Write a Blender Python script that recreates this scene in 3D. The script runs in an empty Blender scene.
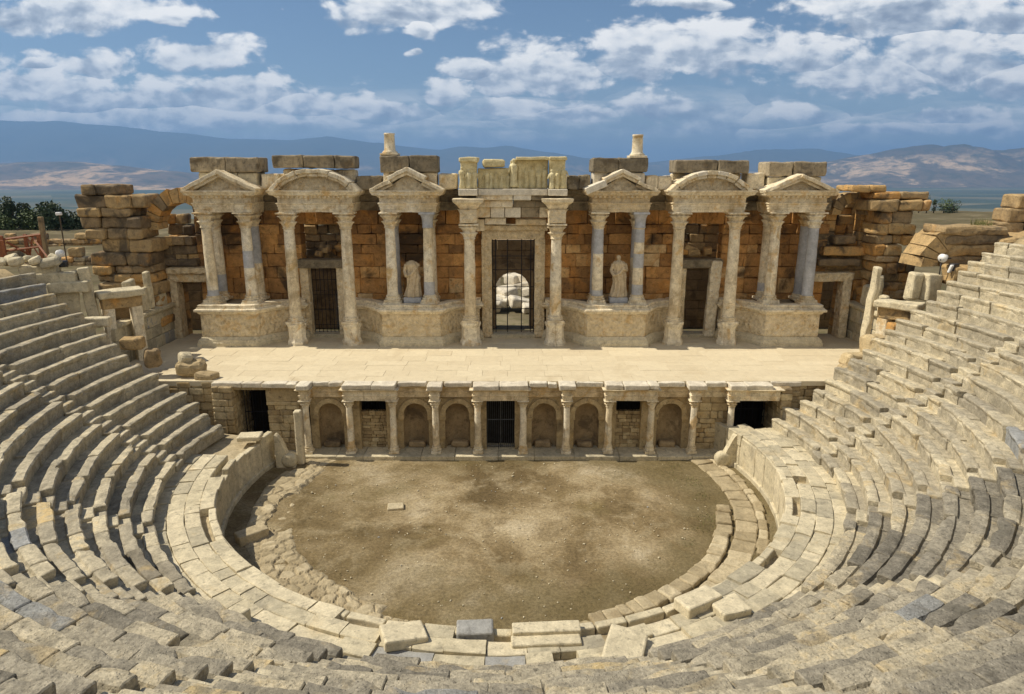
import bpy, math, random
from mathutils import Vector, noise as mnoise, Matrix
random.seed(11)
R = math.radians
rnd = random.uniform
scene = bpy.context.scene
COL = scene.collection
nz = mnoise.noise
nvec = mnoise.noise_vector
fbm = lambda p, o=5: mnoise.fractal(p, 1.0, 2.0, o)

# ------------------------------------------------------------------ mesh builder
class MB:
    def __init__(self):
        self.v = []; self.f = []; self.t = []; self.m = []; self.s = []
    def add(self, vs, fs, tint=.5, mat=0, smooth=False):
        b = len(self.v)
        self.v.extend([tuple(p) for p in vs])
        if isinstance(tint, (list, tuple)): self.t.extend(tint)
        else: self.t.extend([tint] * len(vs))
        for f in fs:
            self.f.append(tuple(i + b for i in f)); self.m.append(mat); self.s.append(smooth)
    def jitter(self, amp, freq, start=0):
        for i in range(start, len(self.v)):
            p = Vector(self.v[i]); d = nvec(p * freq) * amp + nvec(p * freq * 3.1) * amp * .4
            self.v[i] = tuple(p + d)
    def build(self, name, mats, parent=None, label=None, loc=None):
        me = bpy.data.meshes.new(name)
        me.from_pydata(self.v, [], self.f)
        if not isinstance(mats, (list, tuple)): mats = [mats]
        for m in mats: me.materials.append(m)
        me.polygons.foreach_set('material_index', self.m)
        me.polygons.foreach_set('use_smooth', self.s)
        a = me.attributes.new('tint', 'FLOAT', 'POINT')
        a.data.foreach_set('value', self.t)
        me.update(); me.validate()
        o = bpy.data.objects.new(name, me); COL.objects.link(o)
        if parent is not None:
            o.parent = parent
            w = Vector((0, 0, 0)); p = parent
            while p is not None:
                w += p.location; p = p.parent
            o.location = -w
        elif loc is not None:
            L = Vector(loc)
            me.transform(Matrix.Translation(-L)); o.location = L
        if label: o['label'] = label
        return o

def tag(o, label, cat=None, group=None, kind=None):
    if label: o['label'] = label
    if cat: o['category'] = cat
    if group: o['group'] = group
    o['kind'] = kind or 'thing'
    return o
def thing(name, label, cat, loc, group=None):
    o = bpy.data.objects.new(name, None); COL.objects.link(o)
    o.location = loc; o.empty_display_size = .3
    return tag(o, label, cat, group)
def part(name, parent, label=None):          # a part that only carries sub-parts
    o = bpy.data.objects.new(name, None); COL.objects.link(o); o.parent = parent
    w = Vector((0, 0, 0)); p = parent
    while p is not None: w += p.location; p = p.parent
    o.location = -w; o.empty_display_size = .2
    if label: o['label'] = label
    return o

_tpl = {}
def template(nx, ny, nzz, e):
    key = (nx, ny, nzz, round(e[0], 2), round(e[1], 2), round(e[2], 2))
    if key in _tpl: return _tpl[key]
    def lines(n, ee):
        a = -1 + ee; b = 1 - ee
        return [-1.0] + [a + (b - a) * i / n for i in range(n + 1)] + [1.0]
    L = [lines(nx, e[0]), lines(ny, e[1]), lines(nzz, e[2])]
    N = [len(l) for l in L]; idx = {}; vs = []; fs = []
    def vid(i, j, k):
        q = (i, j, k)
        if q not in idx:
            idx[q] = len(vs); vs.append((L[0][i], L[1][j], L[2][k]))
        return idx[q]
    X, Y, Z = N
    for i in range(X - 1):
        for j in range(Y - 1):
            fs.append((vid(i, j, 0), vid(i, j + 1, 0), vid(i + 1, j + 1, 0), vid(i + 1, j, 0)))
            fs.append((vid(i, j, Z-1), vid(i + 1, j, Z-1), vid(i + 1, j + 1, Z-1), vid(i, j + 1, Z-1)))
    for i in range(X - 1):
        for k in range(Z - 1):
            fs.append((vid(i, 0, k), vid(i + 1, 0, k), vid(i + 1, 0, k + 1), vid(i, 0, k + 1)))
            fs.append((vid(i, Y-1, k), vid(i, Y-1, k + 1), vid(i + 1, Y-1, k + 1), vid(i + 1, Y-1, k)))
    for j in range(Y - 1):
        for k in range(Z - 1):
            fs.append((vid(0, j, k), vid(0, j, k + 1), vid(0, j + 1, k + 1), vid(0, j + 1, k)))
            fs.append((vid(X-1, j, k), vid(X-1, j + 1, k), vid(X-1, j + 1, k + 1), vid(X-1, j, k + 1)))
    _tpl[key] = (vs, fs); return _tpl[key]

def rblock(mb, c, s, rz=0, rnd_=.03, amp=.02, freq=1.7, tint=None, mat=0, tilt=(0, 0), n=None, smooth=False):
    """a worn stone block: centre c, full size s"""
    h = (s[0] / 2, s[1] / 2, s[2] / 2)
    r = min(rnd_, min(h) * .6)
    e = tuple(r / q for q in h)
    if n is None: n = tuple(max(1, min(5, int(q * 2 / .45))) for q in h)
    vs, fs = template(n[0], n[1], n[2], e)
    M = Matrix.Rotation(rz, 3, 'Z') @ Matrix.Rotation(tilt[0], 3, 'X') @ Matrix.Rotation(tilt[1], 3, 'Y')
    C = Vector(c); out = []; sd = Vector((rnd(0, 50), rnd(0, 50), rnd(0, 50)))
    for p in vs:
        k = (abs(p[0]) > .999) + (abs(p[1]) > .999) + (abs(p[2]) > .999)
        q = [p[0] * h[0], p[1] * h[1], p[2] * h[2]]
        if k >= 2:
            f = .32 if k == 2 else .5
            for a in range(3):
                if abs(p[a]) > .999: q[a] -= math.copysign(r * f, q[a])
        q = Vector(q)
        if amp: q = q + nvec(q * freq + sd) * amp + (nvec(q * freq * 4 + sd) * amp * .35)
        out.append(C + M @ q)
    mb.add(out, fs, rnd(0, 1) if tint is None else tint, mat, smooth)

def box(mb, x0, x1, y0, y1, z0, z1, tint=.5, mat=0):
    vs = [(x, y, z) for x in (x0, x1) for y in (y0, y1) for z in (z0, z1)]
    mb.add(vs, [(0, 1, 3, 2), (4, 6, 7, 5), (0, 4, 5, 1), (2, 3, 7, 6), (0, 2, 6, 4), (1, 5, 7, 3)], tint, mat)

def tube(mb, a, b, r, n=6, tint=.5, r2=None, mat=0):
    a = Vector(a); b = Vector(b); d = (b - a)
    if d.length < 1e-6: return
    q = d.to_track_quat('Z', 'Y').to_matrix(); r2 = r if r2 is None else r2
    vs = []
    for p, rr in ((a, r), (b, r2)):
        for i in range(n):
            t = 2 * math.pi * i / n
            vs.append(p + q @ Vector((math.cos(t) * rr, math.sin(t) * rr, 0)))
    fs = [(i, (i + 1) % n, n + (i + 1) % n, n + i) for i in range(n)] + [tuple(range(n - 1, -1, -1)), tuple(range(n, 2 * n))]
    mb.add(vs, fs, tint, mat, n > 6)

def lathe(mb, prof, cx, cy, n=24, rad=None, smooth=True, tint=.5, matf=None, lean=(0, 0), caps=True, sx=1, sy=1):
    """prof: [(r, z)]; rad(r, z, t) can modulate the radius"""
    vs = []; z0 = prof[0][1]
    for (r, z) in prof:
        for i in range(n):
            t = 2 * math.pi * i / n
            rr = rad(r, z, t) if rad else r
            vs.append((cx + math.cos(t) * rr * sx + lean[0] * (z - z0), cy + math.sin(t) * rr * sy + lean[1] * (z - z0), z))
    b = len(mb.v); fs = []
    mb.v.extend(vs)
    tl = tint if isinstance(tint, list) else None
    for k in range(len(prof)):
        mb.t.extend([tl[k] if tl else tint] * n)
    for k in range(len(prof) - 1):
        m = matf(.5 * (prof[k][1] + prof[k + 1][1])) if matf else 0
        for i in range(n):
            mb.f.append((b + k * n + i, b + k * n + (i + 1) % n, b + (k + 1) * n + (i + 1) % n, b + (k + 1) * n + i))
            mb.m.append(m); mb.s.append(smooth)
    if caps:
        mb.f.append(tuple(b + i for i in range(n - 1, -1, -1))); mb.m.append(matf(prof[0][1]) if matf else 0); mb.s.append(False)
        k = len(prof) - 1
        mb.f.append(tuple(b + k * n + i for i in range(n))); mb.m.append(matf(prof[k][1]) if matf else 0); mb.s.append(False)

def subdivide(path, step=.45):
    out = [Vector(path[0])]; corner = [True]
    for a, b in zip(path[:-1], path[1:]):
        a = Vector(a); b = Vector(b); n = max(1, int((b - a).length / step))
        for i in range(1, n + 1):
            out.append(a.lerp(b, i / n)); corner.append(i == n)
    return out

def sweep(mb, prof, path, tint=.5, mat=0, amp=.0, freq=1.5, step=.45, close_prof=True, tintf=None):
    """prof: [(out, z)] closed; path: 2D points, outward is the right-hand side of travel"""
    P = subdivide([Vector((p[0], p[1])) for p in path], step)
    n = len(P); vs = []; m = len(prof); ts = []
    for i in range(n):
        d0 = (P[i] - P[i - 1]).normalized() if i > 0 else None
        d1 = (P[i + 1] - P[i]).normalized() if i < n - 1 else None
        if d0 is None: d0 = d1
        if d1 is None: d1 = d0
        n0 = Vector((d0.y, -d0.x)); n1 = Vector((d1.y, -d1.x))
        bis = (n0 + n1)
        if bis.length < 1e-4: bis = n0.copy()
        bis.normalize(); k = 1 / max(.35, bis.dot(n0))
        tt = tintf(P[i]) if tintf else tint
        for (o, z) in prof:
            p = Vector((P[i].x + bis.x * o * k, P[i].y + bis.y * o * k, z))
            if amp: p = p + nvec(p * freq) * amp + nvec(p * freq * 3.7) * amp * .6
            vs.append(p); ts.append(tt)
    fs = []
    for i in range(n - 1):
        for j in range(m if close_prof else m - 1):
            a = i * m + j; b_ = i * m + (j + 1) % m
            fs.append((a, b_, b_ + m, a + m))
    if close_prof:
        fs.append(tuple(range(m - 1, -1, -1))); fs.append(tuple((n - 1) * m + j for j in range(m)))
    mb.add(vs, fs, ts, mat)

def prism(mb, poly, z0, z1, tint=.5, mat=0):
    n = len(poly)
    vs = [(p[0], p[1], z0) for p in poly] + [(p[0], p[1], z1) for p in poly]
    fs = [(i, (i + 1) % n, n + (i + 1) % n, n + i) for i in range(n)] + [tuple(range(n - 1, -1, -1)), tuple(range(n, 2 * n))]
    mb.add(vs, fs, tint, mat)

def prism_y(mb, poly, y0, y1, tint=.5, mat=0, amp=0, freq=1.5):
    """polygon in XZ extruded along Y"""
    n = len(poly)
    vs = [Vector((p[0], y0, p[1])) for p in poly] + [Vector((p[0], y1, p[1])) for p in poly]
    if amp: vs = [v + nvec(v * freq) * amp + nvec(v * freq * 4) * amp * .4 for v in vs]
    fs = [(i, (i + 1) % n, n + (i + 1) % n, n + i) for i in range(n)] + [tuple(range(n - 1, -1, -1)), tuple(range(n, 2 * n))]
    mb.add(vs, fs, tint, mat)

def block_wall(mb, p0, ang, L, courses, depth, bw=(.7, 1.4), holes=(), jit=.03, amp=.02, rr=.03, tint=None, top=None, mat=0, gap=.006, left=None, right=None):
    """coursed masonry; p0 = front-left foot, ang = direction of the wall, front is its right-hand side.
    courses: list of (z0, z1); holes: (s0, s1, z0, z1); top(s) = height limit; left/right(z): ragged ends"""
    d = Vector((math.cos(ang), math.sin(ang))); nrm = Vector((d.y, -d.x))
    for (z0, z1) in courses:
        zc = (z0 + z1) / 2
        a0 = left(zc) if left else 0; a1 = right(zc) if right else L
        segs = [(a0, a1)]
        for h in holes:
            if h[2] < zc < h[3]:
                ns = []
                for a, b in segs:
                    if h[1] <= a or h[0] >= b: ns.append((a, b))
                    else:
                        if h[0] > a: ns.append((a, h[0]))
                        if h[1] < b: ns.append((h[1], b))
                segs = ns
        for a, b in segs:
            s = a
            while s < b - .05:
                w = rnd(*bw)
                if b - s - w < bw[0] * .6: w = b - s
                sc = s + w / 2
                if top is None or zc < top(sc):
                    off = rnd(-jit, jit); dd = depth + off
                    c = Vector((p0[0], p0[1])) + d * sc - nrm * (dd / 2 - off)
                    t = rnd(0, 1) if tint is None else (tint(sc, zc) if callable(tint) else tint)
                    rblock(mb, (c.x, c.y, zc), (w - gap, dd, z1 - z0 - gap), ang, rr, amp, tint=t, mat=mat)
                s += w

def courses(z0, z1, h=(.45, .6)):
    out = []; z = z0
    while z < z1 - .02:
        k = rnd(*h)
        if z1 - z - k < h[0] * .7: k = z1 - z
        out.append((z, z + k)); z += k
    return out

# ------------------------------------------------------------------ materials
def new_mat(name):
    m = bpy.data.materials.new(name); m.use_nodes = True
    nt = m.node_tree; nt.nodes.clear()
    out = nt.nodes.new('ShaderNodeOutputMaterial'); b = nt.nodes.new('ShaderNodeBsdfPrincipled')
    nt.links.new(b.outputs[0], out.inputs[0])
    return m, nt, b
def N(nt, typ, **kw):
    n = nt.nodes.new(typ)
    for k, v in kw.items(): setattr(n, k, v)
    return n
def noise_node(nt, vec, scale, detail=6, rough=.6, dist=0):
    n = N(nt, 'ShaderNodeTexNoise'); n.inputs['Scale'].default_value = scale; n.inputs['Detail'].default_value = detail
    n.inputs['Roughness'].default_value = rough; n.inputs['Distortion'].default_value = dist
    nt.links.new(vec, n.inputs['Vector']); return n.outputs[0]
def maprange(nt, val, a, b, c=0, d=1, smooth=True):
    n = N(nt, 'ShaderNodeMapRange'); n.interpolation_type = 'SMOOTHSTEP' if smooth else 'LINEAR'
    for i, x in ((1, a), (2, b), (3, c), (4, d)): n.inputs[i].default_value = x
    nt.links.new(val, n.inputs[0]); return n.outputs[0]
def mixc(nt, fac, a, b, mode='MIX'):
    n = N(nt, 'ShaderNodeMix'); n.data_type = 'RGBA'; n.blend_type = mode
    for s, x in ((0, fac), (6, a), (7, b)):
        if isinstance(x, (int, float)): n.inputs[s].default_value = x
        elif isinstance(x, (tuple, list)): n.inputs[s].default_value = (*x, 1) if len(x) == 3 else x
        else: nt.links.new(x, n.inputs[s])
    return n.outputs[2]
def math_n(nt, op, a, b=0.0, c=None):
    n = N(nt, 'ShaderNodeMath'); n.operation = op
    for i, x in enumerate((a, b) if c is None else (a, b, c)):
        if isinstance(x, (int, float)): n.inputs[i].default_value = x
        else: nt.links.new(x, n.inputs[i])
    return n.outputs[0]
def ramp_n(nt, fac, stops, interp='LINEAR'):
    n = N(nt, 'ShaderNodeValToRGB'); cr = n.color_ramp; cr.interpolation = interp
    while len(cr.elements) < len(stops): cr.elements.new(.5)
    for e, (p, c) in zip(cr.elements, stops): e.position = p; e.color = (*c, 1)
    nt.links.new(fac, n.inputs[0]); return n.outputs[0]

def stone_mat(name, stops, stain=((.10, .085, .06), .5, .7, .50), speck=((.07, .065, .055), .5, 6.0), warm=None, bump=.5, rough=.9, vary=(.72, 1.22), scale=1.0, carved=0, interp='LINEAR', streak=0, pits=.0, fine=(.80, 1.18), lite=None):
    m, nt, b = new_mat(name)
    tc = N(nt, 'ShaderNodeTexCoord').outputs['Object']
    at = N(nt, 'ShaderNodeAttribute'); at.attribute_name = 'tint'
    n_mid = noise_node(nt, tc, 3.2 * scale, 8, .65, .3)
    n_big = noise_node(nt, tc, stain[2] * scale, 6, .62, .6)
    n_fin = noise_node(nt, tc, 17 * scale, 8, .72)
    n_grn = noise_node(nt, tc, 70 * scale, 3, .6)
    # block colour, nudged by noise so a block is not one flat tone
    f = math_n(nt, 'ADD', at.outputs['Fac'], math_n(nt, 'MULTIPLY', math_n(nt, 'SUBTRACT', n_mid, .5), .35))
    col = ramp_n(nt, f, stops, interp)
    if warm:
        wv = noise_node(nt, tc, warm[2] * scale, 7, .65, .8)
        col = mixc(nt, math_n(nt, 'MULTIPLY', maprange(nt, wv, warm[3], warm[3] + .14), warm[1]), col, warm[0])
    k = maprange(nt, n_mid, .25, .78, vary[0], vary[1], False)
    k2 = maprange(nt, n_fin, .3, .7, fine[0], fine[1], False)
    kk = math_n(nt, 'MULTIPLY', k, k2)
    cmb = N(nt, 'ShaderNodeCombineColor')
    for i in range(3): nt.links.new(kk, cmb.inputs[i])
    col = mixc(nt, 1.0, col, cmb.outputs[0], 'MULTIPLY')
    col = mixc(nt, math_n(nt, 'MULTIPLY', maprange(nt, n_big, stain[3], stain[3] + .16), stain[1]), col, stain[0])
    if streak:
        mp = N(nt, 'ShaderNodeMapping'); mp.inputs['Scale'].default_value = (2.2, 2.2, .22); nt.links.new(tc, mp.inputs[0])
        sv = noise_node(nt, mp.outputs[0], 2.0, 6, .6, .4)
        col = mixc(nt, math_n(nt, 'MULTIPLY', maprange(nt, sv, .54, .68), streak), col, stain[0])
    sp = noise_node(nt, tc, speck[2] * scale, 10, .78)
    col = mixc(nt, math_n(nt, 'MULTIPLY', maprange(nt, sp, .53, .64), speck[1]), col, speck[0])
    if lite:
        lv = noise_node(nt, tc, lite[2] * scale, 9, .8)
        col = mixc(nt, math_n(nt, 'MULTIPLY', maprange(nt, lv, .56, .66), lite[1]), col, lite[0])
    nt.links.new(col, b.inputs['Base Color'])
    b.inputs['Roughness'].default_value = rough
    b.inputs['Specular IOR Level'].default_value = .18
    h = math_n(nt, 'ADD', math_n(nt, 'MULTIPLY', n_mid, .8), math_n(nt, 'ADD', math_n(nt, 'MULTIPLY', n_fin, .45), math_n(nt, 'MULTIPLY', n_grn, .12)))
    if pits:
        vo = N(nt, 'ShaderNodeTexVoronoi'); vo.inputs['Scale'].default_value = 14 * scale; nt.links.new(tc, vo.inputs['Vector'])
        h = math_n(nt, 'ADD', h, math_n(nt, 'MULTIPLY', maprange(nt, vo.outputs['Distance'], 0, .35), pits))
    if carved:
        vo = N(nt, 'ShaderNodeTexVoronoi'); vo.inputs['Scale'].default_value = 5.5; vo.feature = 'SMOOTH_F1'
        nt.links.new(tc, vo.inputs['Vector'])
        h = math_n(nt, 'ADD', h, math_n(nt, 'MULTIPLY', vo.outputs['Distance'], -carved))
    bp = N(nt, 'ShaderNodeBump'); bp.inputs['Strength'].default_value = bump; bp.inputs['Distance'].default_value = .06
    nt.links.new(h, bp.inputs['Height']); nt.links.new(bp.outputs[0], b.inputs['Normal'])
    return m

def plain_mat(name, col, rough=.6, metal=0, var=.25, scale=6):
    m, nt, b = new_mat(name)
    tc = N(nt, 'ShaderNodeTexCoord').outputs['Object']
    nn = noise_node(nt, tc, scale, 6, .65)
    c = mixc(nt, maprange(nt, nn, .3, .7), tuple(x * (1 - var) for x in col), tuple(min(1, x * (1 + var)) for x in col))
    nt.links.new(c, b.inputs['Base Color']); b.inputs['Roughness'].default_value = rough; b.inputs['Metallic'].default_value = metal
    return m

CREAM = (.78, .68, .49); PALE = (.85, .78, .63); TAN = (.47, .37, .22); OCHRE = (.50, .33, .13); GREY = (.36, .34, .29); DGREY = (.20, .185, .155); BLUE = (.27, .31, .36)
M = {}
M['seat'] = stone_mat('seat_stone', [(0, (.25, .22, .165)), (.25, (.37, .33, .25)), (.55, (.51, .45, .325)), (.8, (.62, .545, .385)), (.9, (.55, .41, .20)), (.955, (.62, .55, .40)), (.965, (.33, .335, .33)), (1, (.33, .335, .33))],
    stain=((.19, .17, .13), .5, .55, .54), speck=((.10, .092, .07), .5, 6.0), warm=((.56, .41, .19), .5, .9, .54), bump=.75, vary=(.6, 1.3), pits=.25, fine=(.72, 1.26), lite=((.64, .59, .47), .3, 12.0))
M['walk'] = stone_mat('walkway_stone', [(0, (.40, .36, .265)), (.5, (.58, .51, .355)), (.88, (.66, .58, .41)), (.95, (.64, .56, .40)), (.97, (.35, .345, .325)), (1, (.35, .345, .325))],
    stain=((.22, .20, .16), .5, .7, .54), speck=((.12, .11, .09), .5, 5.0), warm=((.52, .41, .24), .4, .8, .55), bump=.6)
M['marble'] = stone_mat('weathered_marble', [(0, (.64, .50, .30)), (.5, CREAM), (1, PALE)],
    stain=((.27, .185, .09), .5, .9, .54), speck=((.17, .12, .06), .45, 5.0), warm=((.62, .40, .15), .7, 1.1, .52), bump=.6, streak=.4, vary=(.66, 1.26))
M['seat_grey'] = stone_mat('lichened_seat_stone', [(0, (.17, .155, .125)), (.25, (.27, .245, .195)), (.5, (.38, .34, .26)), (.8, (.52, .455, .325)), (.9, (.50, .38, .19)), (.955, (.56, .50, .37)), (.965, (.30, .30, .285)), (1, (.30, .30, .285))],
    stain=((.13, .12, .095), .6, .8, .52), speck=((.075, .07, .055), .7, 7.0), warm=((.52, .39, .19), .45, .9, .55), bump=.9, vary=(.6, 1.3), pits=.3, fine=(.6, 1.38), lite=((.62, .57, .45), .35, 11.0))
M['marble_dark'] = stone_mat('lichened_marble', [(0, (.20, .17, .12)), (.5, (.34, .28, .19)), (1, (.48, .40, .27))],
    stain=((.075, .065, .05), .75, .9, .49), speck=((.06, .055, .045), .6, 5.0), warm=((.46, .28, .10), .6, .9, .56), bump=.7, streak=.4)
M['carved'] = stone_mat('carved_marble', [(0, (.62, .49, .30)), (.5, (.72, .60, .40)), (1, PALE)],
    stain=((.27, .19, .095), .45, .9, .545), speck=((.18, .125, .065), .45, 5.0), warm=((.62, .40, .16), .6, 1.3, .525), bump=1.0, carved=2.2)
M['white'] = stone_mat('new_white_marble', [(0, (.58, .51, .40)), (1, (.76, .70, .57))], stain=((.42, .37, .29), .4, 1.1, .55), speck=((.3, .27, .22), .35, 5), bump=.35)
M['grey'] = stone_mat('grey_repair', [(0, (.40, .405, .42)), (1, (.50, .505, .52))], stain=((.33, .32, .31), .4, 1.1, .55), speck=((.22, .22, .22), .3, 5), bump=.3)
M['frieze'] = stone_mat('yellow_relief_marble', [(0, (.60, .50, .26)), (1, (.72, .64, .40))], stain=((.38, .29, .13), .45, 1.4, .54), speck=((.28, .21, .1), .45, 5), bump=.6)
M['ashlar'] = stone_mat('orange_ashlar', [(0, (.28, .155, .065)), (.3, (.50, .27, .10)), (.6, (.64, .355, .13)), (.85, (.68, .45, .21)), (1, (.72, .56, .33))],
    stain=((.07, .05, .032), .92, .42, .52), speck=((.07, .045, .025), .6, 4.0), warm=((.60, .28, .075), .6, .6, .50), bump=.9)
M['ruin'] = stone_mat('ruin_stone', [(0, (.20, .15, .095)), (.3, (.37, .27, .15)), (.6, (.52, .36, .17)), (.8, (.58, .31, .095)), (1, (.50, .42, .28))],
    stain=((.085, .072, .055), .85, .7, .49), speck=((.08, .07, .055), .6, 5.0), warm=((.60, .31, .08), .7, .6, .53), bump=1.0)
M['rough'] = stone_mat('rubble_masonry', [(0, (.32, .24, .135)), (.5, (.50, .39, .225)), (1, (.63, .52, .32))],
    stain=((.12, .09, .055), .65, .8, .53), speck=((.1, .075, .05), .6, 5.0), warm=((.5, .33, .13), .5, .9, .54), bump=.9)
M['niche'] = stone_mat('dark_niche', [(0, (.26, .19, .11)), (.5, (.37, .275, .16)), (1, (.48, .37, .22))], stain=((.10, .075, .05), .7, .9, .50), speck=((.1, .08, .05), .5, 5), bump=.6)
M['paving'] = stone_mat('stage_paving', [(0, (.595, .51, .355)), (.5, (.62, .535, .375)), (1, (.65, .565, .40))], stain=((.46, .37, .235), .5, .4, .54), speck=((.38, .30, .19), .25, 3.0), bump=.15, vary=(.92, 1.07), fine=(.92, 1.08))
M['band'] = stone_mat('orchestra_band', [(0, (.35, .285, .175)), (.5, (.47, .39, .25)), (1, (.60, .515, .35))], stain=((.24, .18, .10), .6, .8, .52), speck=((.2, .15, .085), .5, 6), bump=.9)
M['iron'] = plain_mat('dark_iron', (.022, .022, .025), .55, .6)
M['grate'] = plain_mat('grey_iron', (.10, .105, .11), .5, .6)
M['wood'] = plain_mat('red_brown_timber', (.26, .085, .03), .55, 0, .3, 9)
M['lampwhite'] = plain_mat('white_lamp_paint', (.8, .8, .8), .35, 0, .05)
M['lampblack'] = plain_mat('black_lamp_paint', (.03, .03, .035), .4)
M['bark'] = plain_mat('bark', (.10, .075, .05), .9)
M['dark'] = plain_mat('interior_shade', (.035, .028, .02), .95)
def leaf_mat(name, c1, c2):
    m, nt, b = new_mat(name)
    at = N(nt, 'ShaderNodeAttribute'); at.attribute_name = 'tint'
    nt.links.new(ramp_n(nt, at.outputs['Fac'], [(0, c1), (1, c2)]), b.inputs['Base Color']); b.inputs['Roughness'].default_value = .7
    return m
M['leaf_dark'] = leaf_mat('dark_foliage', (.014, .028, .010), (.045, .075, .022))
M['leaf_green'] = leaf_mat('green_foliage', (.03, .055, .014), (.085, .12, .032))
M['leaf_dry'] = leaf_mat('dry_weed', (.10, .11, .03), (.22, .21, .07))

def earth_mat():
    m, nt, b = new_mat('orchestra_earth')
    tc = N(nt, 'ShaderNodeTexCoord').outputs['Object']
    big = noise_node(nt, tc, .2, 8, .62, .35); mid = noise_node(nt, tc, .75, 9, .66, .5); fin = noise_node(nt, tc, 9, 10, .75); gr = noise_node(nt, tc, .23, 5, .6, .7)
    col = ramp_n(nt, big, [(.36, (.125, .09, .044)), (.46, (.215, .16, .084)), (.55, (.335, .265, .158)), (.64, (.51, .435, .305))])
    col = mixc(nt, math_n(nt, 'MULTIPLY', maprange(nt, mid, .47, .66), .55), col, (.40, .33, .21))
    col = mixc(nt, math_n(nt, 'MULTIPLY', maprange(nt, mid, .50, .34), .45), col, (.13, .095, .05))
    col = mixc(nt, math_n(nt, 'MULTIPLY', maprange(nt, gr, .55, .68), .45), col, (.16, .125, .05))
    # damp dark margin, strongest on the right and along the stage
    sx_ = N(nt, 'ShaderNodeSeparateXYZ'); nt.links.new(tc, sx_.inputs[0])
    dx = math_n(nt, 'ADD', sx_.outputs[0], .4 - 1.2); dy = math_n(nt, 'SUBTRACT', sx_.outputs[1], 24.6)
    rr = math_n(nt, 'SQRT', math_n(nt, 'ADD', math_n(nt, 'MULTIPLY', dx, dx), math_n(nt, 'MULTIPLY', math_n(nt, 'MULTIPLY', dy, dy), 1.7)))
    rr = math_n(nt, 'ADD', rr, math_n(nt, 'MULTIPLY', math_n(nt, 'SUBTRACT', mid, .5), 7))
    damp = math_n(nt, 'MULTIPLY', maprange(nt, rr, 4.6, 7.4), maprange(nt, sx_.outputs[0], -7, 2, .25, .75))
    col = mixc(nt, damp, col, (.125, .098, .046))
    kk = math_n(nt, 'MULTIPLY', maprange(nt, fin, .3, .7, .55, 1.45, False), maprange(nt, noise_node(nt, tc, 34, 4, .7), .3, .7, .72, 1.3, False))
    cmb = N(nt, 'ShaderNodeCombineColor')
    for i in range(3): nt.links.new(kk, cmb.inputs[i])
    col = mixc(nt, 1.0, col, cmb.outputs[0], 'MULTIPLY')
    vo = N(nt, 'ShaderNodeTexVoronoi'); vo.inputs['Scale'].default_value = 3.2; nt.links.new(tc, vo.inputs['Vector'])
    peb = math_n(nt, 'LESS_THAN', vo.outputs['Distance'], .045)
    col = mixc(nt, math_n(nt, 'MULTIPLY', peb, .8), col, (.58, .52, .40))
    nt.links.new(col, b.inputs['Base Color']); b.inputs['Roughness'].default_value = .95; b.inputs['Specular IOR Level'].default_value = .1
    bp = N(nt, 'ShaderNodeBump'); bp.inputs['Strength'].default_value = .6; bp.inputs['Distance'].default_value = .05
    nt.links.new(math_n(nt, 'ADD', math_n(nt, 'MULTIPLY', mid, .5), fin), bp.inputs['Height']); nt.links.new(bp.outputs[0], b.inputs['Normal'])
    return m
M['earth'] = earth_mat()

def plain_ground_mat():
    m, nt, b = new_mat('plain_fields')
    tc = N(nt, 'ShaderNodeTexCoord').outputs['Object']
    sep = N(nt, 'ShaderNodeSeparateXYZ'); nt.links.new(tc, sep.inputs[0])
    wob = noise_node(nt, tc, .0006, 3); 
    vo = N(nt, 'ShaderNodeTexVoronoi'); vo.inputs['Scale'].default_value = .0014; vo.inputs['Randomness'].default_value = .85
    mp = N(nt, 'ShaderNodeMapping'); mp.inputs['Scale'].default_value = (.55, 1, 0); nt.links.new(tc, mp.inputs[0]); nt.links.new(mp.outputs[0], vo.inputs['Vector'])
    sc = N(nt, 'ShaderNodeSeparateColor'); nt.links.new(vo.outputs['Color'], sc.inputs[0])
    fields = ramp_n(nt, sc.outputs[0], [(0, (.05, .065, .035)), (.3, (.075, .09, .045)), (.55, (.12, .125, .065)), (.8, (.20, .17, .10)), (1, (.09, .095, .05))])
    big = noise_node(nt, tc, .00035, 5, .6)
    fields = mixc(nt, maprange(nt, big, .45, .6), fields, (.055, .075, .045))
    near = noise_node(nt, tc, .11, 8, .7); nfin = noise_node(nt, tc, 1.3, 8, .75)
    ng = ramp_n(nt, near, [(.3, (.075, .062, .035)), (.52, (.14, .115, .07)), (.7, (.26, .22, .14))])
    ng = mixc(nt, maprange(nt, nfin, .48, .62, 0, .6), ng, (.10, .10, .045))
    ln = N(nt, 'ShaderNodeVectorMath'); ln.operation = 'LENGTH'; nt.links.new(tc, ln.inputs[0])
    col = mixc(nt, maprange(nt, ln.outputs['Value'], 400, 1100), ng, fields)
    nt.links.new(col, b.inputs['Base Color']); b.inputs['Roughness'].default_value = 1; b.inputs['Specular IOR Level'].default_value = .05
    return m
M['plain'] = plain_ground_mat()

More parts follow.
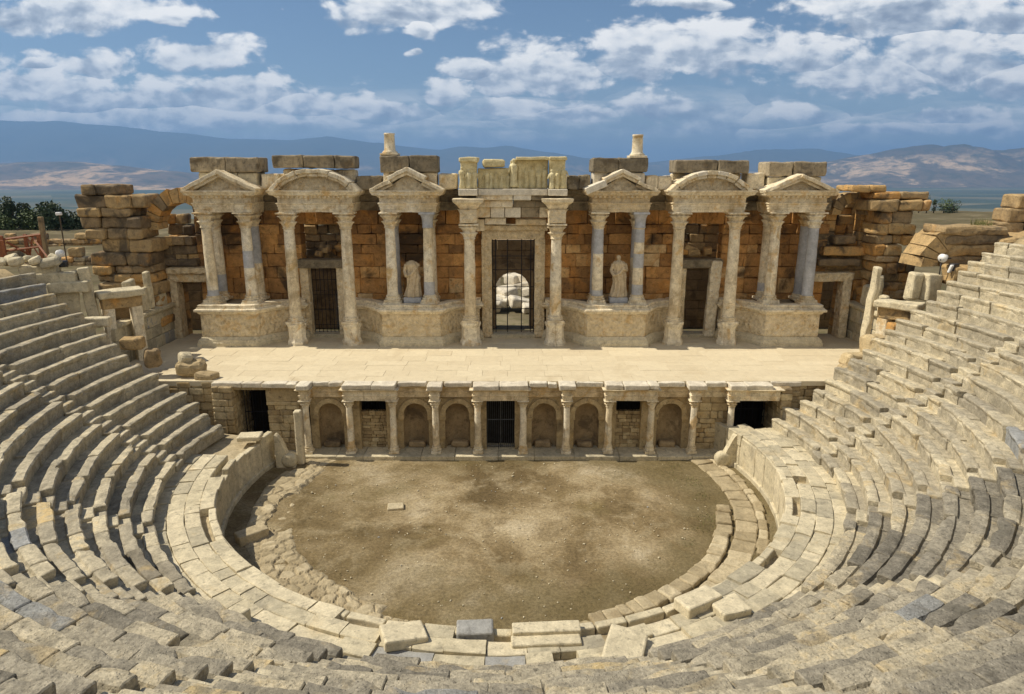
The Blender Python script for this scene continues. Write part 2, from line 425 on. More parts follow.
def mountain_mat(name, low, high, bare, thr, sc):
    m, nt, b = new_mat(name)
    tc = N(nt, 'ShaderNodeTexCoord').outputs['Object']
    n1 = noise_node(nt, tc, sc, 9, .66, .6); n2 = noise_node(nt, tc, sc * 5, 8, .7)
    geo = N(nt, 'ShaderNodeSeparateXYZ'); nt.links.new(tc, geo.inputs[0])
    hgt = maprange(nt, geo.outputs['Z'], -250, 900)
    col = mixc(nt, hgt, low, high)
    bb = math_n(nt, 'MULTIPLY', maprange(nt, n1, thr, thr + .1), maprange(nt, geo.outputs['Z'], 600, 100))
    col = mixc(nt, bb, col, bare)
    col = mixc(nt, maprange(nt, n2, .45, .62, 0, .65), col, (.045, .055, .03))
    nt.links.new(col, b.inputs['Base Color']); b.inputs['Roughness'].default_value = 1; b.inputs['Specular IOR Level'].default_value = 0
    return m
M['range'] = mountain_mat('far_range', (.11, .10, .07), (.07, .075, .05), (.30, .22, .13), .55, .0005)
M['foot'] = mountain_mat('foothills', (.17, .125, .08), (.09, .08, .05), (.56, .38, .21), .49, .0008)
M['mount'] = mountain_mat('brown_mountain', (.15, .115, .07), (.07, .06, .04), (.56, .40, .24), .50, .0009)

# ------------------------------------------------------------------ the cavea (rows of stone seats)
CX, CY = -.4, 26.3
R0, DR, Z0, DZ = 12.8, .63, 2.13, .43
def pol(r, t): return (CX + r * math.sin(t), CY - r * math.cos(t))
def end_left(r):      # angle at which the row meets the end wall beside the stage
    t = R(-100)
    for _ in range(20):
        x, y = pol(r, t); ye = 28.9 + .26 * (abs(x) - 13)
        t = -math.pi / 2 - math.asin(max(-1, min(1, (ye - CY) / r)))
    return t
def end_right(r):
    t = R(100)
    for _ in range(20):
        x, y = pol(r, t); ye = 29.7 + .27 * (x - 12.3)
        t = math.pi / 2 + math.asin(max(-1, min(1, (ye - CY) / r)))
    return t
AISLE = [R(a) for a in (-84.8, -59.8, -37.8, -14.6, 14.4, 38.6, 63.8, 88.2)]
AW = .40

def seat_block(mb, r, t0, t1, z, tint, hi=False, chip=None):
    """one seat block: lip, undercut riser and worn tread, along the arc t0..t1"""
    D = DR + .14; H = DZ
    und = rnd(.06, .10); lip = rnd(.13, .18); nose = rnd(.02, .05)
    gut = rnd(.07, .13)
    prof = [(und + .01, -.16), (und, H - lip - .08), (.03, H - lip), (0, H - lip * .5), (.0, H - nose), (nose * .8, H), (.15, H + .003), (.30, H - .004), (.37, H - .02), (.41, H - gut), (D, H - gut - .01), (D, -.16)]
    m = len(prof); L = (t1 - t0) * r
    nseg = max(3, int(L / (.16 if hi else .26)))
    g = .009 / r; ch = .022 / r
    st = [t0 + g, t0 + g + ch] + [t0 + (t1 - t0) * i / nseg for i in range(1, nseg)] + [t1 - g - ch, t1 - g]
    sd = Vector((rnd(0, 99), rnd(0, 99), rnd(0, 99)))
    dr = rnd(-.04, .04); dz = rnd(-.02, .018) if hi else rnd(-.03, .025); yaw = rnd(-.025, .025); tl = rnd(-.012, .012)
    vs = []; K = len(st); amp = .022 if hi else .025
    for a, t in enumerate(st):
        endf = a in (0, K - 1)
        s = (t - (t0 + t1) / 2) * r
        for j, (o, h) in enumerate(prof):
            oo = o + dr + yaw * s; hh = h + dz + tl * s
            if endf:
                if 2 <= j <= 10: hh -= .02
                if j in (3, 4, 5): oo += .02
            p = Vector((s * 1.0 + sd.x, o + sd.y, h + sd.z))
            w = nvec(p * 1.6) * amp + nvec(p * 6.5) * amp * .55
            if j in (0, m - 1): w *= 0
            if 2 <= j <= 7:
                er = max(0, nz(Vector((s * 1.9 + sd.x, sd.y, 2.2))) + .12) ** 1.5 * (.15 if hi else .21) * max(0, 1 - o / .22)
                oo += er; hh -= er * .55 * (1 if j >= 4 else 0)
            if chip and 2 <= j <= 7:       # a broken front corner
                q = (a / (K - 1)) if chip > 0 else 1 - a / (K - 1)
                k = max(0, q - (1 - abs(chip))) / abs(chip)
                oo += .20 * k * max(0, 1 - o / .4); hh -= .12 * k * max(0, 1 - o / .45)
            x, y = pol(r + oo + w.y, t + w.x / r)
            vs.append((x, y, z + hh + w.z))
    fs = []
    for a in range(K - 1):
        for j in range(m):
            b0 = a * m + j; b1 = a * m + (j + 1) % m
            fs.append((b0, b1, b1 + m, b0 + m))
    fs.append(tuple(range(m - 1, -1, -1))); fs.append(tuple((K - 1) * m + j for j in range(m)))
    mb.add(vs, fs, tint)

WEDGES = [  # a0, a1, rows, label
    (None, 0, 16, 'shadow-striped stone seating wedge between the left end of the stage and the first stairway'),
    (0, 1, 19, 'curving stone seating wedge on the left with deep dark shadows under every row'),
    (1, 2, 18, 'stone seating wedge left of the orchestra whose rows start to turn towards the viewer'),
    (2, 3, 15, 'grey speckled stone seating wedge in the lower left corner with dark block ends'),
    (3, 4, 14, 'stone seating wedge at the bottom centre directly behind the loose cream slab'),
    (4, 5, 15, 'stone seating wedge right of the bottom centre with patchy ochre and bluish blocks'),
    (5, 6, 18, 'dark grey blocky stone seating wedge in the lower right'),
    (6, 7, 21, 'curving sunlit stone seating wedge on the right with dark notches at its stair ends'),
    (7, None, 19, 'sunlit cream stone seating wedge between the right end of the stage and the last stairway'),
]
for wi, (a0, a1, rows, lab) in enumerate(WEDGES):
    tm = ((AISLE[a0] if a0 is not None else R(-98)) + (AISLE[a1] if a1 is not None else R(98))) / 2
    bx, by = pol(16, tm)
    W = thing('seating_wedge', lab, 'seating', (bx, by, 1.7), 'wedges of stone seats around the orchestra')
    dark = {0: .06, 1: .04, 2: .0, 3: .02, 4: .12, 5: .10, 6: -.02, 7: .0, 8: .06}[wi]
    for k in range(rows):
        r = R0 + DR * k; z = Z0 + DZ * (k - 1)
        t0 = end_left(r) if a0 is None else AISLE[a0] + AW / r
        t1 = end_right(r) if a1 is None else AISLE[a1] - AW / r
        mb = MB(); t = t0
        t0 += rnd(-.25, .2) / r if a0 is None else rnd(-.05, .05) / r
        t1 += rnd(-.2, .25) / r if a1 is None else rnd(-.05, .05) / r
        t = t0; hi = 2 <= wi <= 6; base = rnd(-.06, .06)
        while t < t1 - 1e-4:
            L = rnd(1.0, 2.9) if not hi else rnd(.85, 1.9)
            if (t1 - t) * r - L < .5: L = (t1 - t) * r
            chip = None
            c = rnd(0, 1)
            if c < (.18 if hi else .16): chip = rnd(.2, .6) * random.choice((-1, 1))
            q = rnd(0, 1)
            tm_ = (t + L / r / 2) * 9; nn_ = .5 + .55 * nz(Vector((tm_, k * .45, 3.3)))
            tint = min(.8, max(0, base + dark + .55 * nn_ + .2 + (rnd(-.17, .17) if not hi else rnd(-.36, .36)))) if q < .975 else (rnd(.83, .87) if q < .988 else 1.2)
            if True:
                seat_block(mb, r, t, t + L / r, z, tint, hi, chip)
            t += L / r
        o = mb.build('seat_row', M['seat_grey' if 3 <= wi <= 6 else 'seat'], W)

STAIR_LABEL = ['worn half-height steps between the first two seating wedges on the left', 'stairway of small blocks rising to the left edge from the paved ring',
    'narrow stairway at the lower left where the seat shadows stop', 'stairway rising towards the viewer at the bottom left with dark block ends beside it',
    'stairway rising towards the viewer right of the bottom centre', 'stairway in the lower right between grey and patchy seating wedges',
    'stairway on the right with dark notched seat ends', 'upper stairway on the right ending at the walkway near the stage']
for i, t in enumerate(AISLE):
    mb = MB()
    rows = [16, 18, 16, 14, 14, 16, 19, 19][i]
    for k in range(rows):
        for h in (0, 1):
            r = R0 + DR * (k + .5 * h) + .02; z = Z0 + DZ * (k - 1 + .5 * (h + 1))
            x, y = pol(r + .20, t)
            rblock(mb, (x, y, z - .13 + rnd(-.04, .02)), (AW * 2 + rnd(-.08, .05), .42 + rnd(-.06, .06), .32), t + rnd(-.06, .06), .04, .03, tint=rnd(.2, .75), n=(2, 1, 1))
    o = mb.build('aisle_stairway', M['seat'], loc=(*pol(R0, t), 1.7))
    tag(o, STAIR_LABEL[i], 'stairway', 'stairways between the seating wedges')

# earth and rubble bank that carries the seats
def bank_z(r, t):
    z = Z0 + DZ * ((r - R0) / DR - 1) - .26
    cap = 8.75 if t < R(-86) else (10.1 if t > R(90) else 12.6)
    k = min(1, max(0, (abs(t) - R(70)) / R(18)))
    cap = 12.6 + (cap - 12.6) * k if abs(t) < R(90) else cap
    return min(z, cap)
mb = MB(); NR, NT = 70, 150
rs = [R0 + .25 + (30 - R0) * (i / 44) for i in range(45)] + [30.5 + 1.8 * i ** 1.25 for i in range(1, 26)]
for i, r in enumerate(rs):
    ta, tb = end_left(r) + .12 / r, end_right(r) - .12 / r
    for j in range(NT + 1):
        t = ta + (tb - ta) * j / NT; x, y = pol(r, t)
        z = bank_z(r, t) + fbm(Vector((x * .6, y * .6, 3))) * .05
        if r > 40: z += (r - 40) * .05 * (1 + fbm(Vector((x * .05, y * .05, 0))))
        mb.v.append((x, y, z)); mb.t.append(.4)
nr = len(rs)
for i in range(nr - 1):
    for j in range(NT):
        a = i * (NT + 1) + j
        mb.f.append((a, a + 1, a + NT + 2, a + NT + 1)); mb.m.append(0); mb.s.append(True)
b0 = len(mb.v)
def skirt(ids, rev):
    s = len(mb.v)
    for i in ids:
        x, y, z = mb.v[i]; mb.v.append((x, y, -1.2)); mb.t.append(.4)
    for q in range(len(ids) - 1):
        f = (ids[q], ids[q + 1], s + q + 1, s + q)
        mb.f.append(f[::-1] if rev else f); mb.m.append(0); mb.s.append(False)
skirt([i * (NT + 1) for i in range(nr)], True); skirt([i * (NT + 1) + NT for i in range(nr)], False)
skirt([j for j in range(NT + 1)], False)
tag(mb.build('hillside', M['rough']), 'earth and rubble bank under the stone seating', None, None, 'structure')

# paved ring walkway and its front wall of upright slabs
RI = 10.95
rw = thing('paved_ring_walkway', 'paved ring walkway of pale slabs at the foot of the seats around the orchestra', 'walkway', (*pol(11.8, 0), 0))
def ring_end(side): return R(-109) if side < 0 else R(112)
mb = MB()
def arc_slab(mb, r0, r1, t0, t1, z1, th, tint, amp=.012, chipd=0):
    n = max(2, int((t1 - t0) * r1 / .4)); vs = []
    g = .008; sd = Vector((rnd(0, 99), rnd(0, 99), 0)); dz = rnd(-.02, .02); tx = rnd(-.02, .02)
    K = n + 1
    for i in range(K):
        t = t0 + g / r0 + (t1 - t0 - 2 * g / r0) * i / n
        for (r, z) in ((r0 + g, z1 - th), (r0 + g, z1 - .025), (r0 + g + .025, z1), ((r0 + r1) / 2, z1), (r1 - g - .02, z1), (r1 - g, z1 - .02), (r1 - g, z1 - th)):
            p = Vector((t * r, r, z)) * 1.5 + sd; w = nvec(p) * amp + nvec(p * 3.3) * amp * .6
            x, y = pol(r + w.y, t + w.x / r); vs.append((x, y, z + w.z + dz + tx * (i / n - .5)))
    fs = []
    for i in range(n):
        for j in range(7):
            a = i * 7 + j; b = i * 7 + (j + 1) % 7
            fs.append((a, b, b + 7, a + 7))
    fs.append(tuple(range(6, -1, -1))); fs.append(tuple(n * 7 + j for j in range(7)))
    mb.add(vs, fs, tint)
WZ = 1.68
for (ra, rb, La, Lb, zoff) in ((RI, 11.45, .6, 1.6, 0), (11.45, 11.95, .4, 1.3, -.01), (11.95, 12.5, .5, 1.5, -.01), (12.5, 12.98, .4, 1.2, -.02)):
    t = R(-91) if ra > 11 else R(-80)
    te = R(104)
    while t < te:
        L = rnd(La, Lb)
        x, y = pol(ra, t)
        skip = (ra < 11 and ((R(-24) < t < R(-19)) or (R(2) < t < R(17)) or rnd(0, 1) < .06))
        q = rnd(0, 1); tint = min(.82, max(.0, .48 + .6 * nz(Vector((t * 4, ra * 2, 1))) + rnd(-.4, .4))) if q < .975 else 1.2
        
        near = abs(t - R(-2)) < R(24)
        if rnd(0, 1) < (.13 if near else .045) and ra < 12.4: skip = True
        if not skip: arc_slab(mb, ra + (rnd(-.06, .06) if ra < 11 else 0), rb + .012, t, t + L / ra, WZ + zoff + (rnd(-.07, .06) if near else rnd(-.025, .025)), .5, tint, .025)
        t += L / ra
mb.build('paving', M['walk'], rw)
# bedding under the slabs
mb = MB()
vs = []; fs = []; n = 90
for i in range(n + 1):
    t = R(-104) + (R(108) - R(-104)) * i / n
    for (r, z) in ((RI + .22, -.3), (RI + .22, 1.38), (R0 + .5, 1.42), (R0 + .5, -.3)):
        vs.append((*pol(r, t), z))
for i in range(n):
    for j in range(4):
        a = i * 4 + j; b = i * 4 + (j + 1) % 4; fs.append((a, b, b + 4, a + 4))
fs.append((3, 2, 1, 0)); fs.append(tuple(n * 4 + j for j in range(4)))
mb.add(vs, fs, .5); mb.build('bedding', M['band'], rw)
# upright slabs of the orchestra wall
mb = MB(); mb2 = MB()
t = R(-106)
while t < R(110):
    L = rnd(.85, 1.35)
    tm = t + L / RI / 2
    side = abs(tm) > R(72)
    if side and tm < 0: top = 1.70 + rnd(-.28, .12)
    elif side: top = 1.60 + rnd(-.12, .08)
    else: top = WZ - .06
    x, y = pol(RI + .12, tm)
    rblock(mb, (x, y, (top - .05) / 2 + .12), (L - .03, .26, top - .17), tm + rnd(-.03, .03), .04, .03, tint=rnd(.3, .9))
    x, y = pol(RI + .07, tm)
    rblock(mb, (x, y, .08), (L - .01, .36, .32), tm, .04, .015, tint=rnd(.3, .8))
    t += L / RI
# straight capping beside the left wall
mb.build('orchestra_wall', M['walk'], rw)

# a few stones out of place around the ring, each a thing of its own
def loose_block(name, label, cat, c, s, rz, tint=.5, mat='walk', tilt=(0, 0), group=None, rr=.05, amp=.03, n=None):
    mb = MB(); rblock(mb, c, s, rz, rr, amp, tint=tint, tilt=tilt, n=n)
    o = mb.build(name, M[mat], loc=(c[0], c[1], c[2] - s[2] / 2)); tag(o, label, cat, group); return o
mb = MB()
rblock(mb, (.88, 15.18, 1.62), (1.75, .42, .42), .06, .03, .015, tint=.86, n=(5, 2, 2)); rblock(mb, (.86, 14.83, 1.50), (1.75, .42, .46), .06, .04, .015, tint=.75, n=(5, 2, 2))
tag(mb.build('cream_slab', M['walk'], loc=(.9, 15.0, 1.3)), 'large cream slab with a dark groove lying at the near edge of the orchestra', 'stone slab')
loose_block('tilted_slab', 'cream slab tipped on edge beside the bottom stairs right of the cream slab', 'stone slab', (2.75, 14.4, 1.72), (.95, 1.3, .26), -.35, .78, tilt=(.10, .16))
loose_block('tilted_slab', 'pale broken slab leaning over a dark gap at the bottom left of centre', 'stone slab', (-2.75, 14.95, 1.72), (1.1, .8, .30), -.25 + .6, .84, tilt=(-.06, .1))
loose_block('stone_block', 'bluish grey square block set in the near edge of the orchestra ring', 'stone block', (-.95, 15.25, 1.60), (.95, .6, .36), .05, 1.2)
loose_block('stone_block', 'small cube block sticking up from the paved ring at lower left', 'stone block', (-7.15, 15.55, 1.85), (.5, .42, .42), -.5, .7)
loose_block('stone_slab', 'flat stone slab resting on the walkway behind the left end of the orchestra wall', 'stone slab', (-11.55, 28.2, 1.80), (1.0, .7, .22), .1, .8)
loose_block('broken_slab', 'thick cream slab lying at an angle at the right bottom edge of the orchestra', 'stone slab', (5.05, 16.25, 1.80), (1.25, .62, .34), .55, .84)
loose_block('broken_slab', 'pale slab beside the dark groove at the lower right of the orchestra', 'stone slab', (5.85, 16.05, 1.74), (.9, .75, .28), .35, .85)

# carved ends of the orchestra wall
def scroll_end(x, y, sgn, label):
    mb = MB(); pts = []
    for i in range(15):
        a = i / 14
        pts.append((.05 + .85 * a, .25 + 1.35 * (1 - math.cos(a * math.pi)) / 2))
    top = [(p[0] * sgn + x, p[1]) for p in pts]
    poly = [(x + sgn * .05, -.05)] + top + [(x + sgn * .9, -.05)]
    n = len(poly); d = .34
    vs = [(p[0], y - d / 2, p[1]) for p in poly] + [(p[0], y + d / 2, p[1]) for p in poly]
    vs = [Vector(v) + nvec(Vector(v) * 2.5) * .03 for v in vs]
    mb.add(vs, [(i, (i + 1) % n, n + (i + 1) % n, n + i) for i in range(n)] + [tuple(range(n - 1, -1, -1)), tuple(range(n, 2 * n))], .7)
    lathe(mb, [(.30, -.2), (.34, -.17), (.34, .17), (.24, .2), (.12, .22)], 0, 0, 20, tint=.6)
    b = len(mb.v) - 5 * 20
    for i in range(b, len(mb.v)):
        q = mb.v[i]; mb.v[i] = (x + sgn * .30 + q[0], y - .02 - q[2], .36 + q[1])
    o = mb.build('scroll_wall_end', M['walk'], loc=(x, y, 0)); tag(o, label, 'carved stone', 'carved ends of the orchestra wall')
scroll_end(-9.85, 29.0, -1, 'scroll-shaped carved stone ending the orchestra wall on the left')
scroll_end(9.35, 29.1, 1, 'curved dolphin-like carved stone ending the orchestra wall on the right')
mb = MB(); rblock(mb, (-9.72, 29.25, 1.35), (.34, .34, 2.6), 0, .07, .02, tint=.9, n=(1, 1, 5))
tag(mb.build('stone_post', M['walk'], loc=(-9.72, 29.25, 0)), 'slim pale upright stone post at the left end of the stage front', 'stone post')

# ------------------------------------------------------------------ orchestra floor
mb = MB(); n = 96; rings = 26
for i in range(rings + 1):
    rr = 12.2 * i / rings
    for j in range(n):
        t = 2 * math.pi * j / n; x = CX + rr * math.sin(t); y = min(CY - rr * math.cos(t), 30.6)
        mb.v.append((x, y, .02 + fbm(Vector((x * .35, y * .35, 1.3))) * .035)); mb.t.append(.5)
for i in range(rings):
    for j in range(n):
        a = i * n + j; b = i * n + (j + 1) % n
        mb.f.append((a, b, b + n, a + n)); mb.m.append(0); mb.s.append(True)
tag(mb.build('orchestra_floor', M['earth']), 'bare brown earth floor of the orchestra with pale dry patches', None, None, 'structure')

# low stone rings inside the orchestra
def stone_band(mb, r0, r1, ta, tb, z, th, Lr, jag=.1, keep=1.0, rows=1, mess=.06):
    for q in range(rows):
        ra = r0 + (r1 - r0) * q / rows; rb = r0 + (r1 - r0) * (q + 1) / rows
        t = ta
        while t < tb:
            L = rnd(*Lr)
            if rnd(0, 1) < keep:
                w = (rb - ra) + rnd(-jag, jag) * .6
                x, y = pol((ra + rb) / 2 + rnd(-mess, mess), t + L / ra / 2)
                rblock(mb, (x, y, z - th / 2 + rnd(-.03, .03)), (L + .02, w + .03, th), t + L / ra / 2 + rnd(-mess, mess), .06, .05, 2.2, tint=rnd(0, .9), n=(2, 2, 1))
            t += L / ra
mb = MB(); stone_band(mb, 8.65, 9.2, R(18), R(79), .17, .3, (.3, .6), .06)
tag(mb.build('kerb_ring', M['band'], loc=(*pol(8.9, R(50)), 0)), 'curved raised stone kerb on the right side of the orchestra beside a dark groove', 'kerb')
def packed_stones(r0, r1, ta, tb, h, cell, step=.075, hole=.0):
    mb = MB(); n = int((r1 - r0) / step); m = int((tb - ta) * r1 / step)
    for i in range(m + 1):
        t = ta + (tb - ta) * i / m
        e0 = .22 * nz(Vector((t * 9, 1.7, 0))) + .08 * nz(Vector((t * 40, 3, 0))); e1 = .18 * nz(Vector((t * 8, 7.7, 0)))
        for j in range(n + 1):
            r = r0 + e0 + (r1 + e1 - r0 - e0) * j / n; x, y = pol(r, t)
            d, pts = mnoise.voronoi(Vector((x, y, 0)) * cell); k = min(1, (d[1] - d[0]) * 5)
            q = mnoise.cell(pts[0] * 13.7)
            edge = min(1, min(j, n - j) / 1.5, min(i, m - i) / 1.5)
            z = -.02 + edge * (h * (.45 + .55 * k) + q * .035 + .03 * fbm(Vector((x * 1.5, y * 1.5, 0))))
            if nz(Vector((x * .5, y * .5, 4))) > .42: z -= hole * edge
            mb.v.append((x, y, z + .02)); mb.t.append(min(1, max(0, (.15 + .6 * abs(q)) * (.35 + .65 * k))))
    for i in range(m):
        for j in range(n):
            a = i * (n + 1) + j; mb.f.append((a, a + 1, a + n + 2, a + n + 1)); mb.m.append(0); mb.s.append(False)
    return mb
mb = packed_stones(8.45, 10.15, R(-129), R(-24), .10, 2.1, hole=.1)
tag(mb.build('stone_foundation', M['band'], loc=(*pol(9.3, R(-75)), 0)), 'broken pale stone foundation ring on the left side of the orchestra', 'foundation')
mb = MB(); stone_band(mb, 9.34, 10.15, R(20), R(122), .10, .22, (.5, .85), .05, 1.0, 1, .03)
tag(mb.build('paved_band', M['band'], loc=(*pol(9.7, R(65)), 0)), 'band of cut paving stones outside the kerb on the right of the orchestra', 'paving')
mb = MB(); stone_band(mb, 10.18, 10.5, R(62), R(126), .15, .3, (.4, .8), .1, 1.0, 1, .04)
tag(mb.build('stone_edging', M['band'], loc=(*pol(10.3, R(90)), 0)), 'row of pale edging stones below the right orchestra wall', 'edging')
mb = packed_stones(8.9, 10.85, R(-27), R(22), .12, 2.6, hole=.12)
tag(mb.build('rubble_strip', M['band']), 'strip of rough stones along the near rim of the orchestra', 'rubble', None, 'stuff')
loose_block('stone_slab', 'small flat pale slab lying alone on the brown orchestra floor', 'stone slab', (-4.67, 25.0, .07), (.66, .5, .13), .15, .8, 'band')
loose_block('stone_block', 'square stone step jutting from the left orchestra foundation into the wall shade', 'stone block', (-9.55, 22.6, .18), (1.1, .55, .4), .75, .5, 'band')
mb = MB()
for i in range(420):
    t = rnd(0, 6.28); r = 8.4 * math.sqrt(rnd(0, 1)); x, y = CX + r * math.sin(t), CY - r * math.cos(t)
    if y > 29.3: continue
    s = rnd(.02, .05) * (1.8 if rnd(0, 1) < .05 else 1)
    rblock(mb, (x, y, s * .25 + .03), (s * rnd(.8, 1.6), s, s * .7), rnd(0, 3), s * .3, s * .12, 8, tint=rnd(.4, 1), n=(1, 1, 1))
tag(mb.build('pebbles', M['walk']), 'small pale stone chips scattered over the orchestra earth', None, None, 'stuff')

mb = MB()      # thin grass along the damp margin
for i in range(1500):
    t = R(rnd(55, 125)) if rnd(0, 1) < .7 else R(rnd(-120, 125)); r = 8.6 - abs(random.gauss(0, .5)) if rnd(0, 1) < .6 else rnd(10.1, 10.7)
    x, y = pol(r, t)
    if nz(Vector((x * .9, y * .9, 8))) < .0 or y > 29.5: continue
    a = rnd(0, 6.3); q = Vector((rnd(-.05, .05), rnd(-.05, .05), rnd(.04, .11))); p = Vector((x, y, .03)); w = Vector((math.cos(a), math.sin(a), 0)) * .012
    mb.add([p - w, p + w, p + q], [(0, 1, 2)], rnd(0, 1))
tag(mb.build('grass', M['leaf_dry']), 'thin dry grass along the damp rim of the orchestra', None, None, 'stuff')

# ------------------------------------------------------------------ columns
def shaft_prof(r, z0, z1, n=14):
    out = []
    for i in range(n + 1):
        a = i / n; k = 1 - .15 * a ** 1.6
        if i == 0: k = 1.10
        if i == n: k *= 1.06
        out.append((r * k, z0 + (z1 - z0) * a))
    return [out[0], (r * 1.02, z0 + .05)] + out[1:-1] + [(r * .855, z1 - .07), out[-1]]
def column(parent, x, y, z0, z1, r, mats=('marble', 'grey'), greys=(), base=True, cap='leaf', label=None, lean=(0, 0), plinth=None, caph=.85, nm='column'):
    P = part(nm, parent, label)
    zb = z0
    if base:
        mb = MB(); s = r * 1.42
        rblock(mb, (x, y, z0 + .07), (2 * s, 2 * s, .14), 0, .02, .012, tint=rnd(.3, .8))
        lathe(mb, [(r * 1.36, z0 + .14), (r * 1.42, z0 + .18), (r * 1.36, z0 + .22), (r * 1.18, z0 + .24), (r * 1.16, z0 + .28), (r * 1.26, z0 + .31), (r * 1.24, z0 + .35), (r * 1.08, z0 + .36)], x, y, 20, tint=rnd(.3, .7))
        mb.jitter(.008, 4); mb.build('base', M[mats[0]], P); zb = z0 + .36
    zc = z1 - caph if cap else z1
    mb = MB()
    def mf(z):
        f = (z - zb) / (zc - zb)
        return 1 if any(a <= f <= b for a, b in greys) else 0
    pr = shaft_prof(r, zb, zc, 24)
    tl = [];
    cut = sorted(rnd(0, 1) for _ in range(2)); ts = [rnd(.25, .95) for _ in range(3)]
    for (q, z) in pr:
        f = (z - zb) / (zc - zb); tl.append(ts[0] if f < cut[0] else ts[1] if f < cut[1] else ts[2])
    st = len(mb.v)
    lathe(mb, pr, x, y, 22, tint=tl, matf=mf, lean=lean)
    for i in range(st, len(mb.v)):
        p = Vector(mb.v[i]); w = nvec(p * 1.3) * .018 + nvec(p * 5) * .008; mb.v[i] = (p.x + w.x, p.y + w.y, p.z)
    mb.build('shaft', [M[mats[0]], M[mats[1]]], P)
    if cap:
        mb = MB(); h = caph; rt = r * .93; cx_, cy_ = x + lean[0] * (zc - zb), y + lean[1] * (zc - zb)
        if cap == 'leaf':
            pf = [(1.0, 0), (1.1, .03), (1.1, .07), (1.0, .09), (1.06, .2), (1.22, .32), (1.46, .40), (1.40, .43), (1.14, .44), (1.2, .56), (1.40, .68), (1.72, .77), (1.62, .80), (1.28, .81), (1.5, .86), (1.7, .9)]
            def rad(q, z, t):
                a = (z - zc) / h
                if a < .09: return q
                ph = 0 if a < .44 else math.pi / 8
                amt = .24 * min(1, (a if a < .44 else a - .44) / .3)
                return q * (1 + amt * (abs(math.cos(4 * (t + ph))) - .55) + .05 * nz(Vector((t * 3, z * 9, x))))
            lathe(mb, [(rt * q, zc + h * a) for q, a in pf], cx_, cy_, 40, rad, tint=rnd(.2, .7))
            rblock(mb, (cx_, cy_, z1 - h * .05), (rt * 3.5, rt * 3.5, h * .1), 0, .02, .015, tint=.6)
            mb.jitter(.014, 5)
        else:
            pf = [(1.0, 0), (1.06, .03), (1.06, .08), (1.0, .1), (1.02, .4), (1.12, .62), (1.36, .80), (1.5, .86)]
            lathe(mb, [(rt * q, zc + h * a) for q, a in pf], cx_, cy_, 28, tint=.6)
            rblock(mb, (cx_, cy_, z1 - h * .07), (rt * 3.05, rt * 3.05, h * .14), 0, .02, .006, tint=.7)
        mb.build('capital', M[mats[0] if cap == 'leaf' else ('grey' if cap == 'grey' else 'white')], P)
    return P

# ------------------------------------------------------------------ stage platform with its column-and-niche front
ST = thing('stage_platform', 'raised stone stage with a front of small columns, arched niches and barred openings', 'stage', (-.57, 30.2, 0))
SZ = 3.66
SC = [-9.62, -7.59, -5.56, -3.58, -1.60, .52, 2.55, 4.53, 6.50, 8.49, 10.23]
BAY = ['niche', 'window', 'niche', 'niche', 'gate', 'niche', 'niche', 'window', 'niche', 'wall']
YW = 30.55
mb = MB()
x = -11.6
while x < 10.6:
    L = rnd(1.2, 2.2); rblock(mb, (x + L / 2, 30.5, .09), (L - .01, 1.68, .26), 0, .03, .015, tint=rnd(.2, .9)); x += L
mb.build('plinth_step', M['walk'], ST)
def arch_front(mb, x0, x1, z0, z1, cx, w, zs, y, d, tint):
    """wall panel x0..x1, z0..z1 with an arched recess"""
    n = 14; hw = w / 2
    arc = [(cx - hw * math.cos(math.pi * i / n), zs + hw * math.sin(math.pi * i / n)) for i in range(n + 1)]
    op = [(cx - hw, z0)] + arc + [(cx + hw, z0)]
    V = []; F = []
    def vt(x, yy, z): V.append((x, yy, z)); return len(V) - 1
    # left and right strips
    a = [vt(x0, y, z0), vt(cx - hw, y, z0), vt(cx - hw, y, zs), vt(x0, y, zs)]; F.append(tuple(a))
    a = [vt(cx + hw, y, z0), vt(x1, y, z0), vt(x1, y, zs), vt(cx + hw, y, zs)]; F.append(tuple(a))
    a = [vt(x0, y, zs), vt(cx - hw, y, zs), vt(cx - hw, y, z1), vt(x0, y, z1)]; F.append(tuple(a))
    a = [vt(cx + hw, y, zs), vt(x1, y, zs), vt(x1, y, z1), vt(cx + hw, y, z1)]; F.append(tuple(a))
    for i in range(n):
        p, q = arc[i], arc[i + 1]
        F.append((vt(p[0], y, p[1]), vt(q[0], y, q[1]), vt(q[0], y, z1), vt(p[0], y, z1)))
    for p, q in zip(op[:-1], op[1:]):
        F.append((vt(p[0], y, p[1]), vt(p[0], y + .12, p[1]), vt(q[0], y + .12, q[1]), vt(q[0], y, q[1])))
    mb.add(V, F, tint)
def niche_back(mb, cx, w, zs, z0, y, d):
    hw = w / 2; n = 12; V = []; F = []
    lev = [z0 + (zs - z0) * i / 6 for i in range(7)]
    for z in lev:
        for i in range(n + 1):
            t = math.pi * i / n; V.append((cx - hw * math.cos(t), y + d * math.sin(t), z))
    K = n + 1
    for e in range(1, 8):       # quarter-sphere conch
        ph = math.pi / 2 * e / 7.01
        for i in range(K):
            t = math.pi * i / n; c = math.cos(ph); V.append((cx - hw * math.cos(t) * c, y + d * math.sin(t) * c, zs + hw * math.sin(ph)))
    for k in range(len(V) // K - 1):
        for i in range(n): F.append((k * K + i, k * K + i + 1, (k + 1) * K + i + 1, (k + 1) * K + i))
    V = [Vector(v) + nvec(Vector(v) * 3) * .02 for v in V]
    mb.add(V, F, [min(1, max(0, .5 + .5 * nz(v * 1.5))) for v in V], 0, True)
